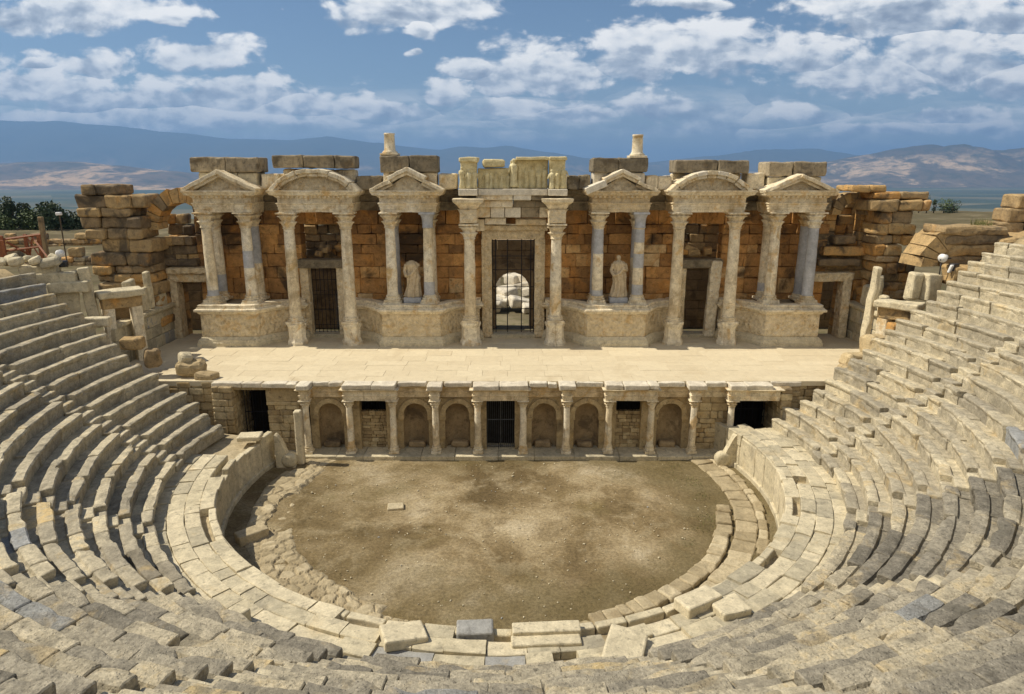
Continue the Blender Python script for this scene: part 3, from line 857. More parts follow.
for i, kind in enumerate(BAY):
    x0, x1 = SC[i], SC[i + 1]; cx = (x0 + x1) / 2
    if kind == 'niche':
        P = part('niche', ST)
        mb = MB(); w = 1.2; zs = 1.98
        # masonry piers beside the arch, arch ring and conch
        arch_front(mb, x0 + .05, x1 - .05, .22, 2.9, cx, w, zs, YW + .05, .5, rnd(.3, .6))
        mb.build('panel', M['rough'], P)
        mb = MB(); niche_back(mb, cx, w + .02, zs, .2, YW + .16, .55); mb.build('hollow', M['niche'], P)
        mb = MB(); nv = 11
        for k in range(nv):
            a0 = math.pi * k / nv; a1 = math.pi * (k + 1) / nv; V = []
            for yy in (YW - .04, YW + .2):
                for (rr, aa) in ((w / 2 - .03, a0), (w / 2 + .20, a0), (w / 2 + .20, a1), (w / 2 - .03, a1)):
                    V.append((cx - rr * math.cos(aa), yy, zs + rr * math.sin(aa)))
            mb.add(V, [(0, 1, 2, 3), (7, 6, 5, 4), (0, 4, 5, 1), (1, 5, 6, 2), (2, 6, 7, 3), (3, 7, 4, 0)], rnd(.4, .7))
        for s in (-1, 1):
            rblock(mb, (cx + s * (w / 2 + .10), YW + .08, zs - .13), (.30, .28, .26), 0, .02, .01, tint=.5)
        mb.jitter(.02, 4); mb.build('arch_ring', M['rough'], P)
        mb = MB()
        rblock(mb, (cx + rnd(-.1, .1), YW + .35, .36), (.8, .4, .3), 0, .08, .05, tint=.6)
        mb.build('sill_stone', M['niche'], P)
    elif kind == 'window':
        P = part('blocked_opening', ST)
        mb = MB(); block_wall(mb, (x0, YW + .25), 0, x1 - x0, courses(.2, 2.06, (.13, .22)), .3, (.18, .45), jit=.02, amp=.02, rr=.03)
        mb.build('infill_masonry', M['rough'], P)
        mb = MB()
        for s in (x0 + .22, x1 - .22): rblock(mb, (s, YW + .2, 1.5), (.34, .5, 2.6), 0, .03, .02, tint=rnd(.3, .7))
        mb.build('jamb', M['rough'], P)
        mb = MB()
        for k in range(9):
            xx = x0 + .48 + (x1 - x0 - .96) * k / 8; tube(mb, (xx, YW + .33, 2.0), (xx, YW + .33, 2.9), .014, 6)
        mb.build('iron_grille', M['iron'], P)
    elif kind == 'gate':
        P = part('barred_gateway', ST)
        mb = MB()
        for s in (x0 + .22, x1 - .22): rblock(mb, (s, YW + .2, 1.55), (.34, .5, 2.66), 0, .03, .02, tint=rnd(.3, .7))
        mb.build('jamb', M['rough'], P)
        mb = MB(); a, b = x0 + .4, x1 - .4
        for k in range(15):
            xx = a + (b - a) * k / 14; tube(mb, (xx, YW + .2, .24), (xx, YW + .2, 2.86), .012 if k % 7 else .03, 6)
        for z in (.3, 1.65, 2.8): tube(mb, (a, YW + .2, z), (b, YW + .2, z), .022, 6)
        mb.build('iron_gate', M['grate'], P)
    else:
        mb = MB(); block_wall(mb, (x0, YW), 0, x1 - x0, courses(.2, 2.9, (.22, .42)), .4, (.25, .8), jit=.04, amp=.03, rr=.05)
        mb.build('wall', M['rough'], ST)
mb = MB(); block_wall(mb, (-11.5, YW - .15), 0, 1.75, courses(.2, 2.5, (.26, .42)), .5, (.3, .75), jit=.035, amp=.03, rr=.05)
block_wall(mb, (-11.52, YW - .2), 0, 1.75, [(2.5, 2.68), (2.68, 3.4)], .55, (.9, 1.75), jit=.02, amp=.02)
mb.build('wall', M['rough'], ST)
mb = MB(); block_wall(mb, (-13.9, YW - .55), 0, .95, courses(1.2, 3.5, (.26, .4)), .8, (.3, .7), jit=.04, amp=.03, rr=.05)
block_wall(mb, (-12.95, YW - .3), math.pi / 2, 2.0, courses(.0, 3.5, (.3, .45)), .5, (.4, .8), jit=.03, amp=.03, rr=.05)
block_wall(mb, (-16.2, YW - .1), 0, 2.3, courses(2.6, 3.62, (.26, .4)), .6, (.3, .8), jit=.05, amp=.03, rr=.05)
block_wall(mb, (-19.6, YW + .05), 0, 5.8, courses(-.2, 3.55, (.3, .5)), .6, (.4, .9), jit=.04, amp=.03, rr=.05)
mb.build('pier', M['rough'], ST)
mb = MB(); block_wall(mb, (13.35, YW + .05), 0, 6.2, courses(-.2, 3.55, (.3, .5)), .6, (.4, .9), jit=.04, amp=.03, rr=.05)
mb.build('side_wall', M['rough'], ST)
# columns of the stage front
for i, x in enumerate(SC):
    z1 = 2.86
    column(ST, x, 30.12, .22, z1, .165, ('marble', 'marble'), caph=.34, nm='column')
# entablature: projecting over the barred openings, single brackets over the other columns
def ent_prof(z0, k=1.0, core=-.2):
    pts = [(core, 0), (0, 0), (0, .11), (.02, .115), (.02, .21), (.05, .235), (.05, .255), (.01, .27), (.01, .44), (.05, .47), (.14, .52), (.16, .56), (core, .57)]
    return [(o * k, z0 + z) for o, z in pts]
mb = MB(); mbd = MB()
proj = [(SC[1] - .2, SC[2] + .2), (SC[4] - .2, SC[5] + .2), (SC[7] - .2, SC[8] + .2)]
single = [SC[0], SC[3], SC[6], SC[9]]
yp, yb = 29.93, 30.5
for a, b in proj:
    sweep(mb, ent_prof(2.86), [(a, yb), (a, yp), (b, yp), (b, yb)], tint=rnd(.3, .6), amp=.014)
    box(mb, a + .02, b - .02, yp + .03, yb + .3, 2.87, 3.41, .4)
for a in single:
    sweep(mb, ent_prof(2.86), [(a - .2, yb), (a - .2, yp), (a + .2, yp), (a + .2, yb)], tint=rnd(.4, .7), amp=.014)
    box(mb, a - .18, a + .18, yp + .03, yb + .3, 2.87, 3.41, .5)
ends = sorted(list(proj) + [(a - .2, a + .2) for a in single]); px = -9.9
for a, b in ends + [(10.05, 10.05)]:
    if a - px > .1: sweep(mb, ent_prof(2.86), [(px + .01, yb), (a - .01, yb)], tint=rnd(.15, .5), amp=.014)
    px = b
sweep(mb, ent_prof(2.86), [(10.02, yb), (10.02, yp), (12.35, yp), (12.35, yb)], tint=.5, amp=.014)
box(mb, 10.04, 12.33, yp + .03, yb + .3, 2.87, 3.41, .5)
mb.build('entablature', M['marble'], ST)
# wall body behind the openings and the dark passage sides
mb = MB()
block_wall(mb, (12.45, YW + 1.6), -math.pi / 2, 2.2, courses(.9, 3.45, (.3, .45)), .5, (.4, .8), jit=.03, amp=.03, rr=.05)
block_wall(mb, (12.5, YW - .1), 0, 1.0, courses(1.6, 3.6, (.26, .4)), .6, (.3, .7), jit=.05, amp=.03, rr=.05)
mb.build('passage_wall', M['rough'], ST)
for (a, b, y) in ((-12.75, -11.55, YW + .35), (10.5, 12.2, YW + .7)):
    mb = MB()
    for k in range(10):
        xx = a + (b - a) * k / 9; tube(mb, (xx, y, .2), (xx, y, 3.2), .013 if k % 3 else .022, 6)
    for z in (1.0, 2.0, 3.1): tube(mb, (a, y, z), (b, y, z), .018, 6)
    mb.build('iron_gate', M['iron'], ST)
mb = MB(); rblock(mb, (-12.2, YW + .3, 3.45), (1.9, 1.2, .34), 0, .03, .02, tint=.3, n=(4, 3, 1)); mb.build('lintel', M['rough'], ST)
mb = MB(); box(mb, -19, 19, 33.4, 33.6, -1, 3.3); mb.build('dark_backing', M['dark'], ST)  # near-black sheet under the stage; the shade behind the openings is in its colour
# floor slabs
mb = MB(); y = 30.45
while y < 40.0:
    d = rnd(.75, 1.05); x = -19.6
    while x < 19.6:
        L = rnd(1.1, 2.3)
        rblock(mb, (x + L / 2, y + d / 2, SZ - .12 + rnd(-.007, .007)), (L - .006, d - .006, .24), 0, .008, .005, tint=rnd(0, 1), n=(2, 1, 1)); x += L
    y += d
mb.build('stage_floor', M['paving'], ST)
mb = MB()     # broken cornice slabs along the edge
edge = [(-11.55, -9.95, 30.0), (-9.9, -9.3, 29.72), (-9.28, -7.85, 30.25), (-7.8, -5.35, 29.78), (-5.3, -3.95, 30.28), (-3.9, -3.2, 29.68), (-3.15, -1.85, 30.22), (-1.8, .75, 29.75), (.8, 2.1, 30.2), (2.15, 2.95, 29.70), (3.0, 4.25, 30.25), (4.3, 6.75, 29.76), (6.8, 8.05, 30.2), (8.1, 8.95, 29.68), (9.0, 9.95, 30.22), (10.0, 12.0, 29.78), (12.05, 13.5, 30.3), (-13.9, -11.6, 30.1)]
for a, b, yf in edge:
    x = a
    while x < b - .02:
        L = min(b - x, rnd(.7, 1.5))
        if b - x - L < .35: L = b - x
        y0 = yf + rnd(-.03, .08); top = SZ - .005 + rnd(-.03, .015)
        rblock(mb, (x + L / 2, (y0 + 30.5) / 2, top - .11), (L - .01, 30.5 - y0, .23), 0, .04, .035, 2.5, tint=rnd(.1, 1), n=(4, 2, 1)); x += L
mb.build('cornice', M['white'], ST)

# ------------------------------------------------------------------ stage building (scaenae frons)
SB = thing('stage_building', 'two-tone columned stage building with pediments, orange back wall and carved podiums', 'building', (0, 39.5, SZ))
YB = 39.6
# back wall of orange ashlar with the three doorways
holes = [(-12.15 + 18.2, -9.65 + 18.2, 3.6, 10.6), (-1.75 + 18.2, 1.85 + 18.2, 3.6, 10.0), (9.75 + 18.2, 12.1 + 18.2, 3.6, 10.6)]
wt = lambda s, z: min(1, max(0, rnd(.05, .9) + (.0 if z < 8.8 else -.3) + .3 * nz(Vector((s * .4, z * .5, 2)))))
mb = MB(); block_wall(mb, (-18.2, YB), 0, 36.4, courses(3.5, 11.3, (.5, .92)), .9, (.6, 1.9), holes, .07, .05, .05, wt)
mb.build('back_wall', M['ashlar'], SB)
# podiums
def concave(a, b, bend, n=7):
    out = []
    for i in range(n + 1):
        t = i / n; x = a[0] + (b[0] - a[0]) * t; y = a[1] + (b[1] - a[1]) * t
        k = math.sin(math.pi * t) * bend
        dx, dy = b[0] - a[0], b[1] - a[1]; L = math.hypot(dx, dy)
        out.append((x - dy / L * k, y + dx / L * k))
    return out
PF = 37.12
pods = [[(-17.25, 39.5), (-17.25, PF), (-14.25, PF)] + concave((-14.25, PF), (-12.0, 38.75), .42)[1:] + [(-12.0, 39.5)],
        [(-9.3, 39.5)] + concave((-9.3, 38.75), (-7.2, PF), .45) + [(-4.0, PF)] + concave((-4.0, PF), (-1.9, 38.75), .45)[1:] + [(-1.9, 39.5)],
        [(2.0, 39.5)] + concave((2.0, 38.75), (4.2, PF), .45) + [(7.4, PF)] + concave((7.4, PF), (9.5, 38.75), .45)[1:] + [(9.5, 39.5)],
        [(12.1, 39.5)] + concave((12.1, 38.75), (14.1, PF), .42) + [(17.05, PF), (17.05, 39.5)]]
zp0, zp1 = SZ, 5.84
for pd in pods:
    P = part('podium', SB)
    mb = MB(); prism(mb, [(p[0], p[1] + .0) for p in pd], zp0 + .3, zp1 - .06, .5)
    sweep(mb, [(-.05, zp0 + .52), (.0, zp0 + .52), (.02, zp0 + .6), (.02, zp1 - .42), (0, zp1 - .38), (-.05, zp1 - .38)], pd, tint=rnd(.35, .6), amp=.02, freq=3, step=.22)
    mb.build('carved_panel', M['carved'], P)
    mb = MB(); sweep(mb, [(-.1, zp0 - .02), (.26, zp0 - .02), (.26, zp0 + .2), (.22, zp0 + .24), (.20, zp0 + .36), (.12, zp0 + .44), (.06, zp0 + .52), (-.1, zp0 + .52)], pd, tint=.85, amp=.014, step=.3)
    mb.build('base_moulding', M['walk'], P)
    mb = MB(); sweep(mb, [(-.1, zp1 - .38), (.06, zp1 - .38), (.12, zp1 - .32), (.14, zp1 - .26), (.27, zp1 - .2), (.27, zp1 - .1), (.16, zp1 - .04), (.16, zp1 + .0), (-.1, zp1 + .0)], pd, tint=.6, amp=.02, step=.3)
    sweep(mb, [(-.5, zp1 - .02), (.08, zp1 - .02), (.10, zp1 + .14), (.04, zp1 + .16), (-.5, zp1 + .15)], pd, tint=.65, amp=.03, step=.3)
    mb.build('cap_moulding', M['marble'], P)
    mb = MB(); xs = [p[0] for p in pd]; x = min(xs)
    prism(mb, [(p[0], p[1]) for p in pd], zp1 - .04, zp1 + .03, .45); mb.build('ledge', M['marble_dark'], P)
# columns; z of shafts etc.
ZC0, ZC1 = 5.87, 11.0
TX = [(-16.7, -14.55), (-6.67, -4.6), (4.75, 6.99), (14.4, 16.5)]
YF, YR = 37.75, 38.95
specs = {
 (0, 0): dict(greys=[(.0, .10)]), (0, 1): dict(greys=[(.42, .68)]),
 (1, 0): dict(), (1, 1): dict(greys=[(.02, .2)], cap='grey'),
 (2, 0): dict(greys=[(.0, .1), (.62, .97)]), (2, 1): dict(greys=[(.02, .16), (.42, .62), (.8, .97)], cap='grey'),
 (3, 0): dict(), (3, 1): dict(greys=[(0, 1)]),
}
rear = {(0, 0): [(.05, .3)], (0, 1): [(.45, 1)], (1, 0): [(.0, 1)], (1, 1): [], (2, 0): [(.0, 1)], (2, 1): [(.55, .95)], (3, 0): [(.05, .18)], (3, 1): [(0, 1)]}
for i, pr in enumerate(TX):
    for j, x in enumerate(pr):
        s = specs[(i, j)]
        rblk = MB(); rblock(rblk, (x, YF, zp1 + .13), (1.0, .9, .24), 0, .04, .03, tint=.6); rblk.build('column_footing', M['marble'], SB)
        column(SB, x, YF, ZC0 + .2, ZC1, .305, greys=s.get('greys', ()), cap=s.get('cap', 'leaf'))
        column(SB, x + .02, YR, ZC0 + .1, ZC1, .29, greys=rear[(i, j)])
# tall columns of the arched bays and of the central doorway, on their own pedestals
def pedestal(x, y, z0, z1, r, P):
    mb = MB()
    lathe(mb, [(r * 1.5, z0), (r * 1.5, z0 + .18), (r * 1.42, z0 + .22), (r * 1.30, z0 + .34), (r * 1.24, z0 + .42), (r * 1.24, z1 - .3), (r * 1.3, z1 - .24), (r * 1.42, z1 - .12), (r * 1.42, z1)], x, y, 8, smooth=False, tint=rnd(.5, .9))
    mb.jitter(.012, 3); mb.build('pedestal', M['marble'], P)
for x, ln in ((-12.15, (.0, 0)), (-9.05, (0, 0)), (9.1, (0, 0)), (12.15, (0, 0))):
    P = column(SB, x, 37.62, 4.86, ZC1, .33, caph=.9, lean=ln); pedestal(x, 37.62, SZ - .02, 4.87, .39, P)
for x in (-2.33, 2.42):
    P = column(SB, x, 37.55, 4.95, 10.4, .325, caph=.85); pedestal(x, 37.55, SZ - .02, 4.96, .41, P)
    mb = MB()
    lathe(mb, [(.40, 10.4), (.42, 10.5), (.40, 10.6), (.42, 10.9), (.50, 11.1), (.56, 11.15)], x, 37.55, 4, smooth=False, tint=.5, rad=lambda r, z, t: r * 1.15)
    rblock(mb, (x, 37.6, 10.8), (.92, 1.2, .72), 0, .04, .02, tint=.55); mb.build('impost_block', M['carved'], P)
    mb = MB(); sweep(mb, [(-.2, 11.14), (.0, 11.14), (.08, 11.24), (.2, 11.42), (.38, 11.55), (.42, 11.72), (-.2, 11.74)], [(x - .42, 38.6), (x - .42, 37.1), (x + .42, 37.1), (x + .42, 38.6)], tint=.45, amp=.02, step=.25)
    box(mb, x - .4, x + .4, 37.15, 38.6, 11.15, 11.72, .45); mb.build('cornice_block', M['marble'], P)

# entablature
def EP(k=1.0):
    return [(-.1, 11.0), (0, 11.0), (0, 11.14), (.03, 11.15), (.03, 11.29), (.06, 11.30), (.06, 11.41), (.12, 11.45), (.12, 11.49), (.02, 11.51), (.03, 11.76), (.10, 11.80), (.14, 11.85), (.36, 11.91), (.40, 12.01), (.46, 12.08), (.46, 12.15), (-.1, 12.17)]
RES = [(-17.08, -14.02, 'm'), (-12.55, -8.6, 'm'), (-7.08, -4.1, 'm'), (4.33, 7.38, 'm'), (8.7, 12.5, 'm'), (13.85, 16.85, 'm')]
ye = 37.42
for a, b, q in RES:
    mb = MB(); sweep(mb, EP(), [(a, 39.3), (a, ye), (b, ye), (b, 39.3)], amp=.022, freq=2.2, step=.3, tintf=lambda p: .5 + .6 * nz(Vector((p.x * 1.1, p.y, 7))))
    box(mb, a + .02, b - .02, ye + .03, 39.55, 11.02, 12.14, .45)
    xx = a + .06
    while xx < b - .1:      # dentils under the cornice
        box(mb, xx, xx + .13, ye - .24, ye - .02, 11.77, 11.885, rnd(.3, .7)); xx += .245
    mb.build('entablature', M['carved' if a < 8 and a > -8 else 'marble'], SB)
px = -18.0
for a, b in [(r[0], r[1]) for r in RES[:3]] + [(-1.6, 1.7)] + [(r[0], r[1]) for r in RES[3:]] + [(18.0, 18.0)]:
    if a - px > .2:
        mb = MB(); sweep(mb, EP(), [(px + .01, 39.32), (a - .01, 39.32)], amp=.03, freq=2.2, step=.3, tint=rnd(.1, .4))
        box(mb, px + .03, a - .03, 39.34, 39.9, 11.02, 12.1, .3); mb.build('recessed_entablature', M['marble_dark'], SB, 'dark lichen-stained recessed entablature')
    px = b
# pediments
def slope_block(mb, xa, za, xb, zb, y0, y1, th, tint, amp=.02, n=None):
    L = math.hypot(xb - xa, zb - za); a = math.atan2(zb - za, xb - xa)
    c = ((xa + xb) / 2 + math.sin(a) * th / 2, (y0 + y1) / 2, (za + zb) / 2 - math.cos(a) * th / 2)
    rblock(mb, c, (L, y1 - y0, th), 0, .03, amp, 2.5, tint=tint, tilt=(0, -a), n=n)
def tri_pediment(x0, x1, zb, za, broken=0, dz=0, white=0):
    P = part('pediment', SB)
    xm = (x0 + x1) / 2
    mb = MB(); prism_y(mb, [(x0 + .6, zb), (x1 - .6, zb), (xm, za - .32)], 37.5, 38.7, .55); mb.build('tympanum', M['carved'], P)
    mb = MB()
    def rake(xa, za_, xb, zb_, t):
        slope_block(mb, xa, za_, xb, zb_, 36.98 + rnd(-.03, .05), 38.7, .20, t, .045, (7, 2, 1))
        a = math.atan2(zb_ - za_, xb - xa); s = .19
        slope_block(mb, xa + math.sin(a) * s, za_ - math.cos(a) * s, xb + math.sin(a) * s, zb_ - math.cos(a) * s, 37.16, 38.6, .16, t - .1, .03, (6, 2, 1))
    w = (x1 - x0) / 2
    if broken:
        g = w * .48; zm = zb + (za - zb) * (1 - g / w)
        rake(x0 - .1, zb + .08, xm - g, zm - .02, .4); rake(xm - g - .12, zm + .12, xm, za + .05, .7); rake(xm, za + .05, xm + g + .12, zm + .12, .7); rake(xm + g, zm - .02, x1 + .1, zb + .08, .45)
    else:
        rake(x0 - .1, zb + .1, xm, za, .6); rake(xm, za, x1 + .1, zb + .1, .4)
    mb.build('raking_cornice', M['marble'], P)
    if white:
        mb = MB(); xa = x0 - .15; g = w * .5; zm = zb + (za - zb) * (1 - g / w)
        slope_block(mb, xa, zb + .12, xm - g, zm + .03, 36.94, 38.72, .34, .8, .008); mb.build('new_cornice_piece', M['white'], P, 'new white marble cornice piece')
tri_pediment(-17.45, -13.6, 12.15, 13.22, 0)
tri_pediment(-7.45, -3.7, 12.15, 13.3, 1)
tri_pediment(4.0, 7.65, 12.13, 13.2, 1, white=1)
tri_pediment(13.45, 17.15, 12.08, 13.02, 0)
def arch_pediment(x0, x1, zb, rise, white=()):
    P = part('curved_pediment', SB); c = (x1 - x0) / 2; xm = (x0 + x1) / 2; Rr = (c * c + rise * rise) / (2 * rise); zc = zb + rise - Rr
    A = math.asin(c / Rr); n = 9; mb = MB(); mw = MB()
    for k in range(n):
        a0 = -A + 2 * A * k / n + .006; a1 = -A + 2 * A * (k + 1) / n - .006; jz = rnd(-.03, .03)
        for (rt, th, y0) in ((Rr, .21, 37.0), (Rr - .20, .17, 37.18)):
            tgt = mw if k in white else mb
            slope_block(tgt, xm + rt * math.sin(a0), zc + rt * math.cos(a0) + jz, xm + rt * math.sin(a1), zc + rt * math.cos(a1) + jz, y0 + rnd(-.02, .03), 38.7, th, rnd(.3, .8), .025, (3, 2, 1))
    mb.build('curved_cornice', M['marble'], P)
    if white: mw.build('new_cornice_piece', M['white'], P, 'smooth new pinkish white cornice piece')
    mb = MB(); poly = [(xm + (Rr - .3) * math.sin(a), zc + (Rr - .3) * math.cos(a)) for a in [A * .93 * (1 - 2 * i / 12) for i in range(13)]]
    poly = [(p[0], max(p[1], zb)) for p in poly]
    prism_y(mb, poly, 37.55, 38.7, .5); mb.build('tympanum', M['carved'], P)
arch_pediment(-12.95, -8.15, 12.15, 1.12)
arch_pediment(8.3, 12.85, 12.1, 1.05, (3, 5))
# attic blocks and stumps on top
def attic(x0, x1, z0, z1, y0, y1, mat='marble_dark', tint=None, lab=None, cut=(1.0, 1.9)):
    mb = MB(); x = x0
    while x < x1 - .05:
        L = rnd(*cut)
        if x1 - x - L < .6: L = x1 - x
        rblock(mb, (x + L / 2, (y0 + y1) / 2 + rnd(-.05, .05), (z0 + z1) / 2 + rnd(-.03, .03)), (L - .02, y1 - y0, z1 - z0), rnd(-.01, .01), .07, .05, 2.2, tint=rnd(.2, .9) if tint is None else tint, n=(4, 3, 3)); x += L
    return mb.build('attic_block', M[mat], SB, lab)
attic(-17.0, -13.8, 12.17, 13.1, 38.1, 39.5, 'walk', .5); attic(-17.3, -13.65, 13.1, 13.88, 37.9, 39.6, cut=(1.4, 2.2))
attic(-12.6, -8.6, 12.17, 13.25, 38.72, 39.5, 'marble', .5); attic(-12.85, -8.5, 13.3, 13.95, 37.9, 39.5, cut=(1.1, 1.7))
attic(-7.0, -4.1, 12.17, 13.1, 38.2, 39.4, 'marble', .55); attic(-7.1, -4.0, 13.1, 13.98, 37.9, 39.5, tint=.2, cut=(1.4, 1.7))
attic(4.4, 7.2, 12.17, 13.1, 38.2, 39.4, 'white', .5); attic(4.3, 7.3, 13.1, 13.85, 37.9, 39.5, tint=.08, cut=(1.0, 1.6))
attic(8.8, 12.6, 12.17, 13.05, 38.72, 39.5, 'marble', .4); attic(8.75, 12.75, 13.05, 13.72, 37.9, 39.5, cut=(1.7, 2.4))
attic(13.9, 16.8, 12.15, 12.85, 38.1, 39.5, 'walk', .6); attic(13.8, 16.95, 12.85, 13.62, 37.9, 39.6, cut=(1.2, 2.0))
for (a, b, m_) in ((-13.7, -12.7, 'marble'), (-8.5, -7.1, 'marble_dark'), (-4.0, -3.0, 'marble'), (3.0, 4.3, 'marble_dark'), (7.3, 8.7, 'marble'), (12.8, 13.8, 'marble')):
    attic(a, b, 12.17, 12.95 + rnd(-.05, .1), 38.3, 39.5, m_, rnd(.2, .6), cut=(.6, .9))
for x, z0, z1 in ((-6.6, 13.96, 15.12), (6.77, 13.84, 15.05)):
    mb = MB(); rblock(mb, (x, 38.4, z0 + .06), (.95, .9, .12), 0, .02, .01, tint=.5)
    lathe(mb, [(.40, z0 + .11), (.42, z0 + .17), (.34, z0 + .24), (.30, z0 + .3), (.285, z0 + .6), (.28, z1 - .1), (.30, z1 - .08), (.29, z1)], x, 38.4, 20, tint=.55)
    mb.jitter(.012, 3); mb.build('column_stump', M['marble'], SB)
# central bay: door frame, patched entablature and relief frieze
DW = part('doorway', SB)
mb = MB()
for a, b in ((-1.72, -1.16), (1.30, 1.86)):
    rblock(mb, ((a + b) / 2, 39.35, 6.55), (b - a, .62, 5.75), 0, .04, .02, tint=rnd(.3, .6), n=(2, 2, 10))
    s = 1 if a > 0 else -1
    rblock(mb, ((a + b) / 2 + s * .22, 39.22, 6.55), (.16, .5, 5.75), 0, .03, .02, tint=.25, n=(1, 1, 10))
rblock(mb, (.07, 39.35, 9.66), (3.58, .62, .5), 0, .04, .02, tint=.45, n=(7, 2, 2)); rblock(mb, (.07, 39.2, 10.05), (3.9, .72, .3), 0, .05, .03, tint=.35, n=(8, 2, 1))
mb.build('door_frame', M['carved'], DW)
mb = MB(); rblock(mb, (.07, 39.4, 3.75), (2.6, .9, .24), 0, .03, .01, tint=.4); mb.build('threshold', M['walk'], DW)
def gate(mb, a, b, y, z0, z1, vert, hor, r=.022):
    for k in vert: tube(mb, (a + (b - a) * k, y, z0), (a + (b - a) * k, y, z1), r, 6)
    for z in hor: tube(mb, (a, y, z), (b, y, z), r * .8, 6)
mb = MB(); gate(mb, -1.14, 1.28, 39.55, 3.9, 9.4, (0, .08, .36, .7, .92, 1), (3.98, 4.2, 5.3, 6.6, 7.6, 8.4, 9.3), .028)
for k in (0, .07, .14, .2): tube(mb, (-1.1, 39.5 + k, 4.05), (.75, 39.5 + k, 4.05), .02, 6)
mb.build('iron_gate', M['iron'], DW)
mb = MB()
for (a, b, z0, z1, t) in ((-2.0, -1.55, 9.9, 10.55, .5), (-1.5, -.35, 10.25, 10.62, .9), (.2, 1.9, 10.22, 10.55, .25), (2.0, 2.1, 10.2, 10.5, .5)):
    rblock(mb, ((a + b) / 2, 39.0, (z0 + z1) / 2), (b - a, .9, z1 - z0), 0, .04, .03, tint=t, n=(3, 2, 1))
mb.build('lintel_piece', M['marble'], SB)
mb = MB()
x = -1.95
for (L, t, mt) in ((.75, .5, 0), (.8, .8, 1), (.9, .9, 1), (1.0, .5, 2), (.5, .6, 0)):
    rblock(mb, (x + L / 2, 38.75, 10.95), (L - .02, 1.1, .56), 0, .03, .02, tint=t, mat=mt); x += L
x = -1.95
for (L, z0, z1, yf, t, mt) in ((2.0, 11.23, 11.62, 38.0, .75, 0), (1.95, 11.23, 11.6, 38.1, .3, 2)):
    rblock(mb, (x + L / 2, (yf + 39.4) / 2, (z0 + z1) / 2), (L - .02, 39.4 - yf, z1 - z0), 0, .05, .03, tint=t, mat=mt, n=(5, 2, 1)); x += L
x = -1.95
for (L, yf, t, mt) in ((2.0, 37.75, .6, 0), (1.0, 37.7, .9, 1), (1.0, 37.8, .3, 2)):
    rblock(mb, (x + L / 2, (yf + 39.4) / 2, 11.78), (L - .02, 39.4 - yf, .32), 0, .05, .03, tint=t, mat=mt, n=(4, 2, 1)); x += L
mb.build('patched_entablature', [M['marble'], M['white'], M['marble_dark']], SB)
FR = part('relief_frieze', SB)
mb = MB()
for (a, b, yf) in ((-2.85, -1.85, 37.15), (-1.83, 1.93, 37.65), (1.95, 2.95, 37.15)):
    rblock(mb, ((a + b) / 2, (yf + 38.9) / 2, 12.05), (b - a, 38.9 - yf, .34), 0, .03, .015, tint=.7, n=(5, 2, 1))
mb.build('frieze_base', M['white'], FR)
mb = MB()
def relief_fig(mb, x, y, z, h, seed):
    k = h; pr = [(.13, 0), (.15, .05), (.13, .2), (.115, .36), (.13, .5), (.14, .62), (.155, .72), (.13, .80), (.05, .84), (.055, .87), (.078, .92), (.07, .97), (.03, 1.0)]
    lathe(mb, [(q * k, z + a * k) for q, a in pr], x, y, 14, lambda r, zz, t: r * (1 + .12 * math.sin(5 * t + seed + zz * 3)), tint=rnd(.4, 1))
    s = random.choice((-1, 1))
    tube(mb, (x + s * .14 * k, y - .04, z + .74 * k), (x + s * .2 * k, y - .08, z + .52 * k), .04 * k, 6, .7, .035 * k)
for (a, b, yf, z1) in ((-2.75, -1.9, 37.35, 13.75), (-1.85, -.1, 37.85, 13.3), (-.1, 1.95, 37.85, 13.72), (2.0, 2.85, 37.35, 13.75)):
    rblock(mb, ((a + b) / 2, (yf + 38.6) / 2 + .1, (12.22 + z1) / 2), (b - a, 38.6 - yf - .2, z1 - 12.22), 0, .05, .04, 2.5, tint=rnd(.3, .7), n=(5, 2, 4))
    nf = 3 if b - a < 1 else 6
    for k in range(nf):
        xx = a + (b - a) * (k + .5) / nf
        relief_fig(mb, xx + rnd(-.05, .05), yf + .23, 12.24, rnd(.95, 1.2) if z1 > 13.5 else rnd(.75, .98), k * 2.1)
rblock(mb, (-2.3, 37.95, 13.72), (1.0, 1.1, .26), 0, .06, .05, tint=.7); rblock(mb, (-1.0, 38.2, 13.55), (1.15, .8, .4), 0, .12, .09, tint=.5); rblock(mb, (1.15, 38.05, 13.8), (1.9, .9, .16), 0, .04, .03, tint=.6, n=(5, 2, 1)); rblock(mb, (2.45, 37.95, 13.8), (.95, 1.1, .18), 0, .05, .04, tint=.4)
relief_fig(mb, .1, 37.95, 12.3, 1.5, 3)
mb.jitter(.03, 3.2)
mb.build('figure_panel', M['frieze'], FR)
# side doorways inside the arched bays
def bay_door(a, b, lean=0):
    P = part('doorway', SB)
    mb = MB()
    rblock(mb, (a - .26, 39.45, 5.75), (.5, .7, 4.1), 0, .04, .025, tint=.5, n=(2, 2, 8))
    if lean:
        rblock(mb, (b + .15, 39.2, 5.95), (.62, .5, 4.5), 0, .08, .05, tint=.8, n=(2, 2, 8), tilt=(.04, .03))
    else:
        rblock(mb, (b + .22, 39.45, 5.75), (.44, .7, 4.1), 0, .04, .025, tint=.6, n=(2, 2, 8))
    mb.build('door_frame', M['carved'], P)
    mb = MB(); rblock(mb, ((a + b) / 2, 39.4, 8.0), (b - a + 1.2, .85, .5), 0, .07, .05, tint=.1, n=(5, 2, 2)); mb.build('lintel', M['marble_dark'], P)
    mb = MB(); rblock(mb, ((a + b) / 2, 39.6, 3.74), (b - a + .5, 1.0, .22), 0, .03, .01, tint=.4); mb.build('threshold', M['walk'], P)
    return P
P = bay_door(-11.72, -10.12)
